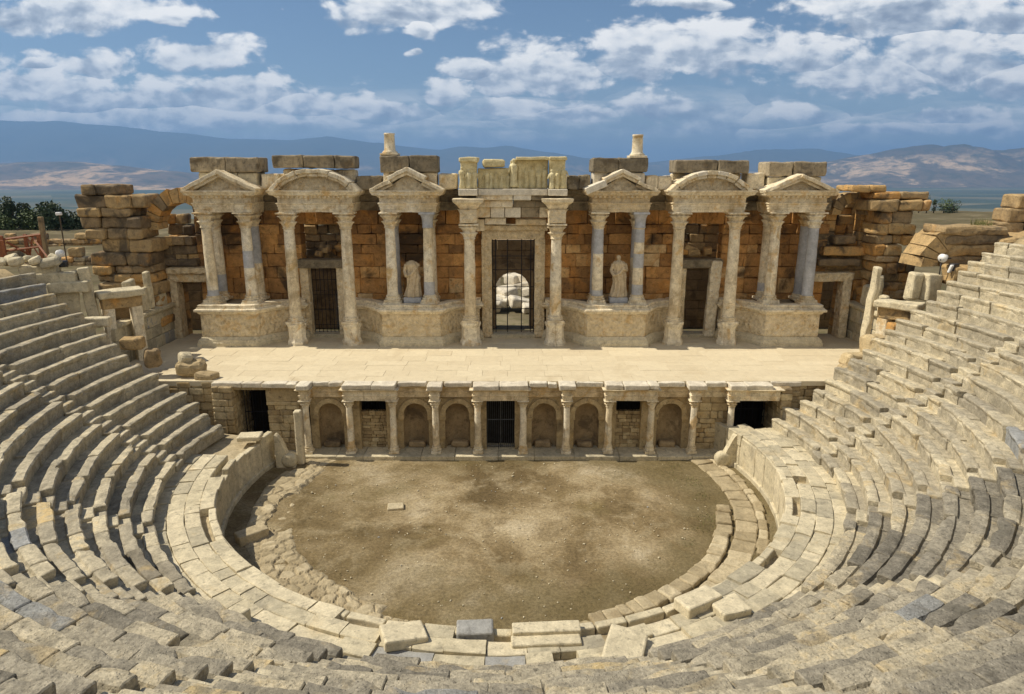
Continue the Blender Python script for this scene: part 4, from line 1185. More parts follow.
mb = MB(); gate(mb, -11.7, -10.1, 39.7, 3.86, 7.75, [i / 7 for i in range(8)], (4.3, 5.2, 6.1, 7.0, 7.7), .02); mb.build('iron_gate', M['iron'], P)
bay_door(10.05, 11.5, 1)
# broken masonry filling the upper part of these bays, behind the wall face
for a, b in ((-12.3, -9.5), (9.6, 12.25)):
    mb = MB()
    block_wall(mb, (a, 40.7), 0, b - a, courses(8.2, 10.9, (.35, .6)), .6, (.5, 1.1), jit=.16, amp=.06, rr=.08, tint=lambda s, z: rnd(0, .5))
    for q in range(5):
        rblock(mb, (rnd(a + .3, b - .3), rnd(39.7, 40.4), 8.45 + rnd(0, .4)), (rnd(.4, .9), rnd(.4, .7), rnd(.25, .45)), rnd(-.3, .3), .08, .06, tint=rnd(0, .8), tilt=(rnd(-.2, .2), rnd(-.3, .3)))
    mb.build('broken_masonry', M['ruin'], SB)
# second wall behind, with the arch seen through the central door
mb = MB()
block_wall(mb, (-24, 43.0), 0, 48, courses(3.2, 9.0, (.5, .7)), .8, (.7, 1.5), [(24 - 1.05, 24 + 1.1, 3.0, 7.0), (24 - 11.3, 24 - 10.5, 3, 5.6)], .03, .03, .04, lambda s, z: rnd(0, .25))
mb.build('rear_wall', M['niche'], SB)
mb = MB(); arch_n = 9
for k in range(arch_n):
    a0 = math.pi * k / arch_n; a1 = math.pi * (k + 1) / arch_n; V = []
    for yy in (42.9, 43.6):
        for (rr, aa) in ((1.07, a0), (1.7, a0), (1.7, a1), (1.07, a1)): V.append((.02 - rr * math.cos(aa), yy, 5.9 + rr * math.sin(aa)))
    mb.add(V, [(0, 1, 2, 3), (7, 6, 5, 4), (0, 4, 5, 1), (1, 5, 6, 2), (2, 6, 7, 3), (3, 7, 4, 0)], rnd(.2, .6))
mb.build('rear_arch', M['niche'], SB)

# ------------------------------------------------------------------ statues on the podiums
def statue(x, y, z, h, head, label, armed=0):
    T = thing('statue', label, 'statue', (x, y, z))
    mb = MB(); rblock(mb, (x, y, z + .15), (1.0, .62, .30), 0, .015, .004, tint=.7); mb.build('statue_plinth', M['grey'], T)
    mb = MB(); z0 = z + .3
    pr = [(.0, 0), (.24, 0), (.275, .03), (.25, .12), (.215, .25), (.20, .38), (.215, .48), (.19, .58), (.175, .64), (.20, .72), (.225, .79), (.17, .845), (.085, .87)]
    if head: pr += [(.052, .885), (.060, .90), (.076, .925), (.080, .95), (.068, .978), (.036, .995), (0, 1.0)]
    else: pr += [(.10, .875), (.05, .885), (0, .885)]
    fine = []
    for (a, b) in zip(pr[:-1], pr[1:]):
        for k in range(3): fine.append((a[0] + (b[0] - a[0]) * k / 3, a[1] + (b[1] - a[1]) * k / 3))
    fine.append(pr[-1]); H = h / (1.0 if head else .885)
    sd = rnd(0, 9)
    def rad(r, zz, t):
        a = (zz - z0) / H
        f = 0 if a > .86 else 1
        fold = .19 * math.sin(9 * t + 2.5 * math.sin(a * 5 + sd)) + .07 * math.sin(17 * t + a * 9)
        return r * H * .70 * (1 + f * fold * (1 if a < .66 else .5))
    lathe(mb, [(r, z0 + a * H) for r, a in fine], x, y, 48, rad, sy=.68, tint=.7, caps=False)
    # contrapposto shift
    for i in range(len(mb.v)):
        p = mb.v[i]; a = (p[2] - z0) / H; s = .05 * math.sin(a * math.pi * 1.3) * H * .5
        mb.v[i] = (p[0] + s, p[1], p[2])
    sh = .79 * H + z0
    def limb(pts, r0, r1):
        for i, (a, b) in enumerate(zip(pts[:-1], pts[1:])):
            k0 = r0 + (r1 - r0) * i / (len(pts) - 1); k1 = r0 + (r1 - r0) * (i + 1) / (len(pts) - 1)
            tube(mb, a, b, k0, 12, .7, k1)
    limb([(x - .14 * H, y, sh), (x - .185 * H, y - .02, sh - .16 * H), (x - .13 * H, y - .14 * H, sh - .27 * H)], .048 * H, .036 * H)
    if armed: limb([(x + .14 * H, y, sh), (x + .185 * H, y, sh - .15 * H), (x + .08 * H, y - .15 * H, sh - .10 * H)], .048 * H, .034 * H)
    else: limb([(x + .13 * H, y, sh), (x + .165 * H, y - .02, sh - .05 * H)], .05 * H, .04 * H)
    # diagonal mantle
    limb([(x - .15 * H, y - .06 * H, z0 + .50 * H), (x, y - .10 * H, z0 + .57 * H), (x + .12 * H, y - .07 * H, z0 + .72 * H)], .03 * H, .034 * H)
    o = mb.build('figure', M['carved_fig'], T)
    rm = o.modifiers.new('Remesh', 'REMESH'); rm.mode = 'VOXEL'; rm.voxel_size = .015; rm.use_smooth_shade = True
M['carved_fig'] = stone_mat('statue_marble', [(0, (.60, .49, .33)), (1, (.70, .60, .43))], stain=((.34, .25, .14), .5, 2.2, .54), speck=((.25, .18, .1), .4, 8), bump=.4)
statue(-5.58, 38.05, zp1 + .14, 2.05, False, 'headless draped marble statue on a grey plinth between two left podium columns')
statue(5.98, 38.05, zp1 + .14, 2.35, True, 'slender draped marble statue with its head, on the podium right of the central door', 1)

# ------------------------------------------------------------------ ruined side walls of the stage
def piecewise(tbl):
    def f(z):
        for lim, v in tbl:
            if z >= lim: return v + rnd(-.18, .18)
        return tbl[-1][1]
    return f
LW = thing('ruined_wall', 'tall ruined wall of grey and orange blocks standing left of the columned facade', 'ruin', (-22.5, 38, 3.4), 'ruined walls at both ends of the stage')
mb = MB()
Lf = piecewise([(11.9, .5), (11.3, .2), (10.7, .0), (10.0, .1), (9.3, .5), (8.5, 1.3), (7.8, .4), (3, .8)])
Rf = piecewise([(11.9, 2.5), (11.3, 3.7), (10.7, 3.1), (10.0, 3.5), (9.2, 3.7), (8.4, 3.8), (3, 3.9)])
block_wall(mb, (-23.7, 37.6), 0, 5, courses(3.4, 12.45, (.42, .78)), 1.9, (.6, 2.0), jit=.2, amp=.085, rr=.1, left=Lf, right=Rf, tint=lambda s, z: min(1, max(0, rnd(0, .75) + (.22 if 9.0 < z < 10.2 or z < 8 else -.1))))
mb.build('tower_masonry', M['ruin'], LW)
mb = MB(); block_wall(mb, (-20.6, 39.6), 0, 2.4, courses(3.5, 9.0, (.5, .65)), .8, (.6, 1.2), [(1.25, 2.5, 3.4, 6.95)], .06, .04, .05)
block_wall(mb, (-20.4, 39.2), 0, 2.3, [(7.85, 8.25)], 1.0, (.9, 1.4), jit=.05, amp=.05, rr=.07, tint=.05)
block_wall(mb, (-20.2, 39.3), 0, 1.9, [(9.0, 9.5)], .9, (.6, 1.0), jit=.1, amp=.06, rr=.09)
mb.build('door_wall', M['ruin'], LW)
def voussoirs(mb, cx, zc, ri, ro, y0, y1, a0, a1, n, tint=None):
    for k in range(n):
        b0 = a0 + (a1 - a0) * k / n + .012; b1 = a0 + (a1 - a0) * (k + 1) / n - .012; V = []; j = rnd(-.06, .06)
        for yy in (y0 + j, y1):
            for (rr, aa) in ((ri, b0), (ro + rnd(-.08, .12), b0), (ro + rnd(-.08, .12), b1), (ri, b1)): V.append((cx + rr * math.cos(aa), yy, zc + rr * math.sin(aa)))
        mb.add(V, [(0, 1, 2, 3), (7, 6, 5, 4), (0, 4, 5, 1), (1, 5, 6, 2), (2, 6, 7, 3), (3, 7, 4, 0)], rnd(.1, .8) if tint is None else tint)
mb = MB(); voussoirs(mb, -18.35, 10.1, 1.35, 2.1, 38.5, 39.7, R(60), R(185), 8); mb.jitter(.05, 2)
mb.build('broken_arch', M['ruin'], LW)
mb = MB(); block_wall(mb, (-20.4, 40.8), 0, 2.6, courses(8.6, 10.7, (.4, .6)), .6, (.5, 1.1), jit=.15, amp=.08, rr=.09, top=lambda s: 10.0 + .7 * abs(nz(Vector((s, 3, 1)))) + (.5 if s < 1 else 0)); mb.build('inner_masonry', M['ruin'], LW)
mb = MB(); block_wall(mb, (-19.75, 33.2), math.pi / 2, 6.2, courses(3.5, 5.5, (.55, .75)), .6, (.7, 1.6), jit=.04, amp=.03, rr=.05); mb.build('return_wall', M['walk'], LW)
mb = MB(); sweep(mb, [(-.3, 5.5), (.1, 5.5), (.22, 5.62), (.22, 5.75), (-.3, 5.8)], [(-19.75, 33.4), (-19.75, 39.5)], tint=.5, amp=.04, step=.3)
for (y, h, w) in ((35.2, 1.9, .9), (36.3, 1.3, .8), (37.0, 2.1, .5), (38.2, 1.2, .9)):
    rblock(mb, (-19.9, y, 5.78 + h / 2), (.28, w, h), 0, .08, .07, 1.5, tint=rnd(.5, .8), n=(1, 2, 4), tilt=(rnd(-.08, .08), 0))
mb.build('broken_orthostat', M['walk'], LW)
DF = part('door_frame', LW)
mb = MB()
rblock(mb, (-19.55, 39.4, 5.35), (.42, .8, 3.4), 0, .04, .03, tint=.5, n=(1, 2, 6)); rblock(mb, (-18.6, 39.4, 7.2), (2.5, .9, .5), 0, .06, .05, tint=.4, n=(5, 2, 1)); rblock(mb, (-18.5, 39.3, 7.62), (2.5, 1.1, .34), 0, .06, .05, tint=.15, n=(5, 2, 1))
mb.build('jamb', M['carved'], DF)

RW = thing('ruined_wall', 'tall ruined wall of orange blocks with a small round arch, right of the columned facade', 'ruin', (22, 38, 3.4), 'ruined walls at both ends of the stage')
mb = MB()
Lf = piecewise([(11.9, -1.9), (11.2, -.6), (10.6, .2), (9, .1), (3, .1)])
Rf = piecewise([(12.0, .2), (11.4, 2.7), (10.7, 2.5), (10.1, 1.7), (9.4, 2.1), (8.7, 1.4), (8, 2.0), (3, 2.2)])
block_wall(mb, (20.0, 37.7), 0, 4, courses(3.4, 12.4, (.38, .7)), 1.8, (.5, 1.7), jit=.22, amp=.09, rr=.1, left=Lf, right=Rf, tint=lambda s, z: min(1, max(0, rnd(.25, .95))))
mb.build('tower_masonry', M['ruin'], RW)
mb = MB(); block_wall(mb, (17.2, 39.6), 0, 3.3, courses(3.5, 11.9, (.5, .65)), .8, (.6, 1.2), [(.4, 1.95, 3.4, 7.0), (1.35, 2.75, 9.15, 11.5)], .06, .04, .05, lambda s, z: rnd(.3, .85))
mb.build('door_wall', M['ruin'], RW)
mb = MB(); voussoirs(mb, 19.25, 10.75, .68, 1.25, 39.2, 40.3, 0, math.pi, 9); mb.jitter(.03, 2); mb.build('arch_ring', M['ruin'], RW)
mb = MB()
rblock(mb, (19.0, 39.3, 8.75), (2.6, .9, .5), 0, .08, .06, tint=.7, n=(5, 2, 1)); rblock(mb, (18.7, 39.2, 8.1), (2.4, .6, .4), 0, .08, .06, tint=.05, n=(5, 2, 1)); rblock(mb, (18.9, 39.4, 9.35), (1.3, .8, .5), .1, .1, .09, tint=.05)
mb.build('ledge_stone', M['ruin'], RW)
mb = MB(); block_wall(mb, (18.2, 40.9), 0, 3.2, courses(8.6, 11.8, (.4, .6)), .6, (.5, 1.0), jit=.12, amp=.07, rr=.08, tint=lambda s, z: rnd(.4, .85)); mb.build('inner_masonry', M['ruin'], RW)
DF = part('door_frame', RW)
mb = MB(); rblock(mb, (19.35, 39.4, 5.35), (.5, .8, 3.4), 0, .04, .03, tint=.6, n=(1, 2, 6)); rblock(mb, (18.5, 39.4, 7.25), (2.3, .9, .5), 0, .06, .05, tint=.4, n=(5, 2, 1)); mb.build('jamb', M['carved'], DF)
mb = MB(); block_wall(mb, (19.75, 39.4), -math.pi / 2, 6.2, courses(3.5, 5.5, (.55, .75)), .6, (.7, 1.6), jit=.04, amp=.03, rr=.05); mb.build('return_wall', M['walk'], RW)
mb = MB(); sweep(mb, [(-.3, 5.5), (.1, 5.5), (.22, 5.62), (.22, 5.75), (-.3, 5.8)], [(19.75, 39.5), (19.75, 33.4)], tint=.5, amp=.04, step=.3)
for (y, h, w) in ((37.9, 1.2, .8), (37.0, 1.9, .8), (36.1, .9, .7)):
    rblock(mb, (19.95, y, 5.78 + h / 2), (.3, w, h), 0, .1, .08, 1.5, tint=rnd(.6, .85), n=(1, 2, 4), tilt=(rnd(-.08, .08), 0))
mb.build('broken_orthostat', M['walk'], RW)

# small doorways at the ends of the seats
def aedicule(x, y, z0, z1, ang, w, label):
    T = thing('stone_doorway', label, 'doorway', (x, y, z0))
    d = Vector((math.cos(ang), math.sin(ang))); nrm = Vector((d.y, -d.x))
    def at(s, o): return (x + d.x * s + nrm.x * o, y + d.y * s + nrm.y * o)
    for s in (-w / 2, w / 2):
        mb = MB(); p = at(s, 0); rblock(mb, (p[0], p[1], (z0 + z1 - .9) / 2), (.5, .6, z1 - z0 - .9), ang, .04, .03, tint=rnd(.4, .8), n=(1, 1, 6)); mb.build('jamb', M['marble'], T)
    mb = MB(); rblock(mb, (x, y, z1 - .65), (w + .55, .66, .62), ang, .04, .03, tint=.5, n=(4, 1, 1)); mb.build('lintel', M['ruin'], T)
    mb = MB(); p = at(0, .06); rblock(mb, (p[0], p[1], z1 - .22), (w + .85, 1.05, .36), ang, .07, .05, tint=.7, n=(5, 2, 1)); mb.build('cap_slab', M['walk'], T)
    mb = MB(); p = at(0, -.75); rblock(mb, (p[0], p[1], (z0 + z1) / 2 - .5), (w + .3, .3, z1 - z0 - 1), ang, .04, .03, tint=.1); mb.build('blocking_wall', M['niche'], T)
aedicule(-19.7, 33.9, 3.6, 7.45, R(42), 1.25, 'small stone doorway with a heavy cap slab beside the left seats')
aedicule(19.2, 33.3, 3.6, 6.95, R(-48), 1.2, 'small stone doorway with a pale cap slab at the upper right seat ends')

# upright and loose stones at the ends of the seats, one by one
def stone(name, label, c, s, rz=0, tilt=(0, 0), tint=.5, mat='ruin', rr=.09, amp=.07, cat='stone', group=None, n=None):
    return loose_block(name, label, cat, c, s, rz, tint, mat, tilt, group, rr, amp, n)
stone('upright_slab', 'broad pale upright slab at the upper ends of the left seat rows', (-21.5, 32.6, 7.1), (.95, .36, 2.3), .5, (0, .03), .55, 'walk', .08, .05)
stone('upright_slab', 'narrow leaning upright slab between the broad slab and the small left doorway', (-20.75, 33.1, 7.1), (.5, .36, 3.0), .5, (.0, -.06), .7, 'walk', .06, .05)
stone('fallen_block', 'white squared block lying across the left seat row ends', (-19.6, 31.6, 6.25), (1.15, .5, .42), .15, (0, .02), .85, 'walk', .06, .03)
stone('rough_block', 'ochre block at the left seat row ends beside the stage', (-17.85, 31.2, 5.3), (1.0, .6, .55), .2, (0, 0), .5, 'ruin')
stone('rough_block', 'dark rounded block under the ochre block at the left row ends', (-17.0, 31.2, 4.6), (.7, .6, .9), .4, (.1, 0), .25, 'ruin', .15, .1)
stone('boulder', 'irregular boulder at the left edge of the stage floor', (-15.3, 31.3, 4.05), (1.3, .9, .75), .3, (.1, .15), .4, 'rough', .2, .16)
stone('boulder', 'small pale boulder on top of the irregular boulder by the left stage edge', (-15.55, 31.35, 4.55), (.6, .55, .55), .8, (.2, .1), .6, 'walk', .15, .1)
stone('boulder', 'low brown boulder just below the irregular boulder at the left stage edge', (-14.4, 30.9, 3.75), (1.0, .7, .4), -.2, (.05, .1), .3, 'rough', .13, .1)
stone('upright_block', 'pale squared upright block at the upper right row ends, nearest the floodlight', (20.75, 33.6, 7.55), (.75, .7, 1.35), .2, (0, .03), .75, 'walk', .07, .05)
stone('upright_block', 'pale upright block leaning beside the squared one at the upper right row ends', (20.0, 33.7, 7.6), (.6, .55, 1.4), .3, (.02, .08), .65, 'walk', .12, .07)
stone('standing_stone', 'slender ragged standing stone beside the small right doorway', (18.25, 34.2, 6.55), (.30, .42, 3.9), .2, (.02, .05), .72, 'walk', .12, .09, n=(1, 1, 7))
stone('rough_block', 'square ochre block below the small right doorway', (18.55, 32.2, 5.75), (.75, .6, .55), .1, (0, 0), .75, 'ruin')
stone('boulder', 'large cracked tan boulder at the lower right row ends by the stage', (17.5, 32.0, 5.0), (1.1, .9, 1.0), .3, (0, .1), .6, 'rough', .2, .12)
stone('rough_block', 'ragged ochre block at the right edge of the stage floor', (16.5, 31.6, 4.35), (1.2, .8, .7), .1, (0, .05), .65, 'rough', .15, .12)
stone('rough_block', 'small ragged block at the right stage edge below the ochre one', (15.9, 31.3, 3.9), (.6, .7, .6), .4, (0, 0), .35, 'rough', .13, .1)
# fallen vault on the right
mb = MB(); voussoirs(mb, 22.2, 8.55, 1.05, 1.95, 33.9, 35.6, R(98), R(182), 5, .5); mb.jitter(.09, 1.6)
tag(mb.build('vault_fragment', M['ruin'], loc=(20.9, 34.9, 8.4)), 'curved orange vault fragment with a dark hollow under it above the right seats', 'ruin')
for i, (x, z, L, h, tn, ti, lab) in enumerate([(22.7, 10.30, 3.4, .42, .35, .02, 'thin top slab of the fallen slab heap above the right seats'),
        (22.9, 9.88, 3.2, .5, .1, -.03, 'second slab from the top in the fallen heap above the right seats'),
        (23.2, 9.35, 3.5, .55, .45, -.05, 'thick pale slab in the middle of the fallen heap on the right'),
        (23.0, 8.75, 3.3, .6, .15, .03, 'lowest long slab of the fallen heap on the right')]):
    stone('fallen_slab', lab, (x, 34.6 + .05 * i, z), (L, 1.6, h), rnd(-.05, .05), (0, ti), tn, 'ruin', .2, .1, 'stone slab', 'slabs of the fallen heap', (6, 3, 1))
stone('fallen_slab', 'long tilted cream slab lying right of the fallen heap', (25.3, 34.4, 9.75), (2.9, 1.5, .75), .05, (0, -.14), .5, 'ruin', .2, .1, 'stone slab', 'slabs of the fallen heap', (6, 3, 2))
stone('rough_block', 'big square block under the fallen heap beside the floodlight', (22.3, 33.4, 8.2), (1.9, 1.1, .95), .05, (0, 0), .55, 'ruin', .15, .09)
stone('rough_block', 'flat grey block right of the big square block by the floodlight', (23.8, 33.3, 8.75), (1.5, 1.0, .5), 0, (0, -.05), .2, 'ruin', .12, .08)
TW = thing('ruined_wall', 'short stack of three block courses at the far right edge', 'ruin', (26.8, 36, 9.8))
mb = MB()
for (a, b, z0, z1) in ((24.5, 26.2, 9.95, 10.6), (26.3, 28.5, 9.9, 10.6), (25.3, 26.6, 10.62, 11.3), (26.65, 28.5, 10.6, 11.25), (25.7, 26.9, 11.3, 12.0), (26.95, 28.5, 11.3, 12.0)):
    rblock(mb, ((a + b) / 2, 36, (z0 + z1) / 2), (b - a, 1.3, z1 - z0), rnd(-.03, .03), .09, .07, tint=rnd(.2, .55), n=(4, 2, 2))
mb.build('stacked_masonry', M['ruin'], TW)
# rubble on the upper left bank
for i in range(15):
    x = rnd(-24.3, -21.6); y = rnd(32.0, 33.2); s = rnd(.25, .6)
    stone('rubble_stone', 'grey rubble stone on the bank above the left seats below the wooden railing', (x, y, 8.85 + s * .2 + rnd(0, .15)), (s * rnd(.9, 1.5), s, s * .7), rnd(0, 3), (rnd(-.3, .3), rnd(-.3, .3)), rnd(.1, .9), 'walk', s * .25, s * .15, 'stone', 'rubble stones above the left seats')
for k, (x, z, L) in enumerate(((-22.6, 8.55, 1.6), (-21.9, 8.2, 1.8), (-21.3, 7.75, 1.7))):
    stone('coping_block', ('topmost', 'middle', 'lowest')[k] + ' dressed block of the stepped end wall above the left seats', (x, 32.6, z), (L, .8, .5), .3, (0, 0), .5, 'walk', .07, .05)

for i in range(9):
    s = rnd(.4, .9); x = rnd(-12.9, -10.6); y = rnd(46, 50)
    stone('marble_block', 'pale marble block lying in the sun behind the left barred doorway', (x, y, 3.4 + s * .25 + (y - 46) * .25), (s * rnd(.8, 1.5), s, s * .6), rnd(0, 3), (rnd(-.25, .25), rnd(-.25, .25)), rnd(.3, 1), 'white', s * .12, s * .08, 'stone block', 'marble blocks behind the left doorway')
# white rubble lying in the sun behind the central door
for i in range(26):
    s = rnd(.5, 1.3); x = rnd(-2.2, 2.2); y = rnd(47, 54)
    stone('marble_block', 'white marble block lying in the sun behind the central doorway', (x, y, 3.35 + s * .25 + (y - 47) * .24), (s * rnd(.8, 1.5), s, s * .6), rnd(0, 3), (rnd(-.25, .25), rnd(-.25, .25)), rnd(.3, 1), 'white', s * .12, s * .08, 'stone block', 'marble blocks behind the central door')

# ------------------------------------------------------------------ lamps, railing, posts
FL = thing('floodlight', 'white floodlight above the right seats in front of the vault fragment', 'floodlight', (21.0, 33.4, 8.3))
mb = MB(); tube(mb, (21.0, 33.4, 8.2), (21.0, 33.4, 8.95), .03, 8); tube(mb, (20.9, 33.35, 8.95), (21.5, 33.5, 9.0), .04, 8); mb.build('bracket', M['lampblack'], FL)
mb = MB(); d = Vector((-.8, -.6, -.12)).normalized(); c = Vector((21.05, 33.35, 9.05)); tube(mb, c - d * .35, c + d * .05, .08, 20, .5, .19); tube(mb, c + d * .05, c + d * .12, .20, 20, .5, .215); mb.build('lamp_hood', M['lampwhite'], FL)
FB = thing('floodlight', 'small black floodlight below the white one above the right seats', 'floodlight', (21.5, 33.2, 8.3))
mb = MB(); rblock(mb, (21.5, 33.15, 8.62), (.46, .3, .36), .5, .05, .0, n=(1, 1, 1)); mb.build('lamp_body', M['lampblack'], FB)
mb = MB(); rblock(mb, (21.25, 33.0, 8.55), (.2, .12, .4), .5, .04, .0, n=(1, 1, 1), tilt=(.3, 0)); mb.build('lamp_glass', M['lampwhite'], FB)
FL = thing('floodlight', 'white drum floodlight at the foot of the left ruined wall', 'floodlight', (-21.6, 33.2, 8.6))
mb = MB(); tube(mb, (-22.0, 33.2, 9.3), (-21.75, 33.0, 9.3), .13, 18, .5, .19); mb.build('lamp_hood', M['lampwhite'], FL)
mb = MB(); rblock(mb, (-21.9, 33.1, 8.78), (.6, .4, .3), .3, .06, 0, n=(1, 1, 1)); tube(mb, (-21.9, 33.1, 8.9), (-21.9, 33.1, 9.2), .03, 6); mb.build('lamp_base', M['lampblack'], FL)
RL = thing('wooden_railing', 'red brown wooden railing with diagonal braces at the upper left', 'railing', (-24.2, 33.5, 8.7))
posts = [(-26.2, 33.0), (-25.4, 33.3), (-24.85, 33.5), (-24.3, 34.4), (-23.5, 34.2)]
for x, y in posts:
    mb = MB(); rblock(mb, (x, y, 9.4), (.16, .16, 1.4), .3, .02, .0, n=(1, 1, 1)); mb.build('post', M['wood'], RL)
mb = MB(); rblock(mb, (-24.85, 33.4, 9.3), (.34, .2, 1.2), .3, .02, 0, n=(1, 1, 1)); mb.build('post', M['wood'], RL)
def bar(a, b, w=.06):
    mb = MB(); tube(mb, a, b, w, 4); mb.build('rail', M['wood'], RL)
bar((-24.9, 33.5, 9.9), (-23.4, 34.2, 10.1)); bar((-24.85, 33.5, 9.35), (-23.5, 34.2, 9.5), .05); bar((-23.75, 34.1, 10.0), (-22.35, 33.3, 8.65), .055); bar((-26.3, 33.0, 10.55), (-24.85, 33.5, 9.9)); bar((-25.3, 33.0, 8.9), (-24.85, 33.2, 9.85), .07)
bar((-26.2, 33.0, 10.0), (-25.2, 33.4, 9.3), .05); bar((-24.3, 34.4, 8.8), (-23.9, 34.3, 9.9), .05); bar((-24.7, 33.6, 9.8), (-23.9, 34.3, 8.9), .05); bar((-24.2, 34.4, 9.9), (-23.55, 34.2, 8.9), .045)
mb = MB(); tube(mb, (-23.6, 36.2, 8.2), (-23.6, 36.2, 10.95), .035, 6); p1 = mb.build('pole', M['bark'], t0 := thing('lamp_post', 'thin lamp post with a small pale lamp behind the wooden railing', 'lamp post', (-23.6, 36.2, 8.2)))
mb = MB(); rblock(mb, (-23.55, 36.1, 11.0), (.26, .2, .16), 0, .03, 0, n=(1, 1, 1)); mb.build('lamp_head', M['lampwhite'], t0)
mb = MB(); rblock(mb, (-27.2, 40.0, 8.9), (.24, .24, 3.4), 0, .04, .02, n=(1, 1, 5), tint=.3)
tag(mb.build('stone_post', M['ruin'], loc=(-27.2, 40.0, 7.2)), 'short grey post standing behind the left end of the wooden railing', 'post')

# ------------------------------------------------------------------ ground, trees, plain and mountains
def gz(x, y):
    r = math.hypot(x - CX, y - CY)
    edge = min(240, max(168, 205 + .3 * x)) + 8 * nz(Vector((x * .02, 1, 0)))
    dist = math.hypot(x, y)
    plat = 3.3 + .25 * fbm(Vector((x * .06, y * .06, 0))) - max(0, y - 60) * .008
    if y > 60: plat += .8 * max(0, fbm(Vector((x * .03, y * .03, 5))))
    if (y < 31.5 and r < 45) or (y < 38.5 and abs(x) < 17): z = -1.0
    elif y < 20: z = 8.0
    else: z = plat
    if dist > edge:
        k = min(1, (dist - edge) / 900); z = z + (-250 - z) * (k ** .75)
        z += 4 * fbm(Vector((x * .003, y * .003, 2))) * min(1, k * 3)
    return z
axis = [0.0]; s = 3.0
while axis[-1] < 60000:
    axis.append(axis[-1] + s)
    if axis[-1] > 120: s *= 1.16
ax = [-a for a in axis[:0:-1]] + axis; mb = MB(); n = len(ax)
for y in ax:
    for x in ax: mb.v.append((x, y + 30.0 if abs(y) < 1 else y + 30.0, gz(x, y + 30.0))); mb.t.append(.5)
for i in range(n - 1):
    for j in range(n - 1):
        mb.f.append((i * n + j, i * n + j + 1, (i + 1) * n + j + 1, (i + 1) * n + j)); mb.m.append(0); mb.s.append(True)
tag(mb.build('ground', M['plain']), 'dry plateau falling to a wide plain of fields', None, None, 'structure')

def tree_obj(name, x, y, h, w, mat, label, group, pointed=False, nleaf=700):
    z = gz(x, y) - .1
    T = thing(name, label, 'tree', (x, y, z), group)
    mb = MB(); tube(mb, (x, y, z), (x + .1, y, z + h * .5), .16, 7, .5, .09)
    for k in range(4):
        a = rnd(0, 6.3); tube(mb, (x, y, z + h * rnd(.2, .35)), (x + math.cos(a) * w * .3, y + math.sin(a) * w * .3, z + h * .6), .07, 5, .5, .03)
    mb.build('trunk', M['bark'], T)
    mb = MB(); cl = []
    for k in range(14):
        a = rnd(0, 6.3); q = rnd(0, 1); zz = rnd(.18, .95)
        rr = w * .5 * ((1 - zz) * 1.1 if pointed else math.sqrt(max(.05, 1 - (2 * (zz - .5)) ** 2))) * q
        cl.append((x + math.cos(a) * rr, y + math.sin(a) * rr, z + h * zz, rnd(.16, .3) * w, rnd(0, 1)))
    for i in range(nleaf):
        c = random.choice(cl); v = Vector((rnd(-1, 1), rnd(-1, 1), rnd(-1, 1)))
        if v.length > 1: v.normalize()
        p = Vector(c[:3]) + v * c[3]; s = rnd(.08, .17) * (w / 4 + .5)
        u = Vector((rnd(-1, 1), rnd(-1, 1), rnd(-1, 1))).normalized(); q = u.orthogonal().normalized()
        mb.add([p + u * s, p + q * s * .7, p - u * s, p - q * s * .7], [(0, 1, 2, 3)], min(1, max(0, c[4] * .6 + rnd(0, .4))))
    mb.build('crown', M[mat], T)
gl = 'dark trees on the plateau edge at the left'
for i, (x, y, h, w, pt, m_) in enumerate([(-101, 128, 4.8, 5.5, 0, 'leaf_dark'), (-97, 131, 4.2, 5, 0, 'leaf_dark'), (-93.5, 129, 6.0, 3.0, 1, 'leaf_dark'), (-91.3, 130, 5.0, 3.4, 1, 'leaf_dark'), (-88.5, 129, 4.0, 4, 0, 'leaf_green'), (-84.6, 128, 5.0, 5.4, 0, 'leaf_dark'), (-81.5, 131, 3.6, 3.6, 0, 'leaf_dark'), (-105, 130, 5, 5, 0, 'leaf_dark'), (-94.5, 126, 3.0, 4.2, 0, 'leaf_green')]):
    lab = ['broad dark round tree at the far left edge of the plateau', 'dark bushy tree beside the pointed one on the left', 'pointed dark conifer, tallest of the left trees', 'second pointed dark conifer right of the tallest one', 'low mid-green tree between the conifers and the big round tree', 'big round dark tree near the ruined wall on the left', 'small dark tree right of the big round one', 'dark tree at the picture edge on the left', 'low green bush-like tree in front of the conifers'][i]
    tree_obj('round_tree' if not pt else 'conifer_tree', x, y, h * (.95 if pt else .74), w * 1.3, m_, lab, gl, pt, 1500)
gl = 'small trees beyond the plateau field on the right'
k = 0
for x, h, pt, m_ in [(96, 3.6, 1, 'leaf_dark'), (99, 4.6, 1, 'leaf_dark'), (101.5, 4.0, 0, 'leaf_green'), (104, 4.6, 1, 'leaf_dark'), (106.5, 3.0, 0, 'leaf_green'), (109, 3.2, 0, 'leaf_green'), (111.5, 4.6, 1, 'leaf_dark'), (113.4, 4.9, 1, 'leaf_dark'), (115.4, 4.0, 1, 'leaf_dark'), (118, 3.4, 0, 'leaf_green'), (121, 3.2, 0, 'leaf_dark')]:
    lab = ['small dark conifer half hidden by the right ruined wall', 'dark conifer just right of the ruined wall', 'bright green round tree between two dark conifers', 'tall dark conifer right of the bright green tree', 'low green tree in the middle of the right tree row', 'low light green tree left of the conifer trio', 'left conifer of the close trio on the right', 'tallest middle conifer of the close trio on the right', 'shorter right conifer of the close trio', 'rounded green tree right of the conifer trio', 'last low dark tree at the right end of the row'][k]; k += 1
    tree_obj('conifer_tree' if pt else 'round_tree', x, 192 + rnd(-2, 2), h, 1.9 if pt else 3.8, m_, lab, gl, pt, 700)
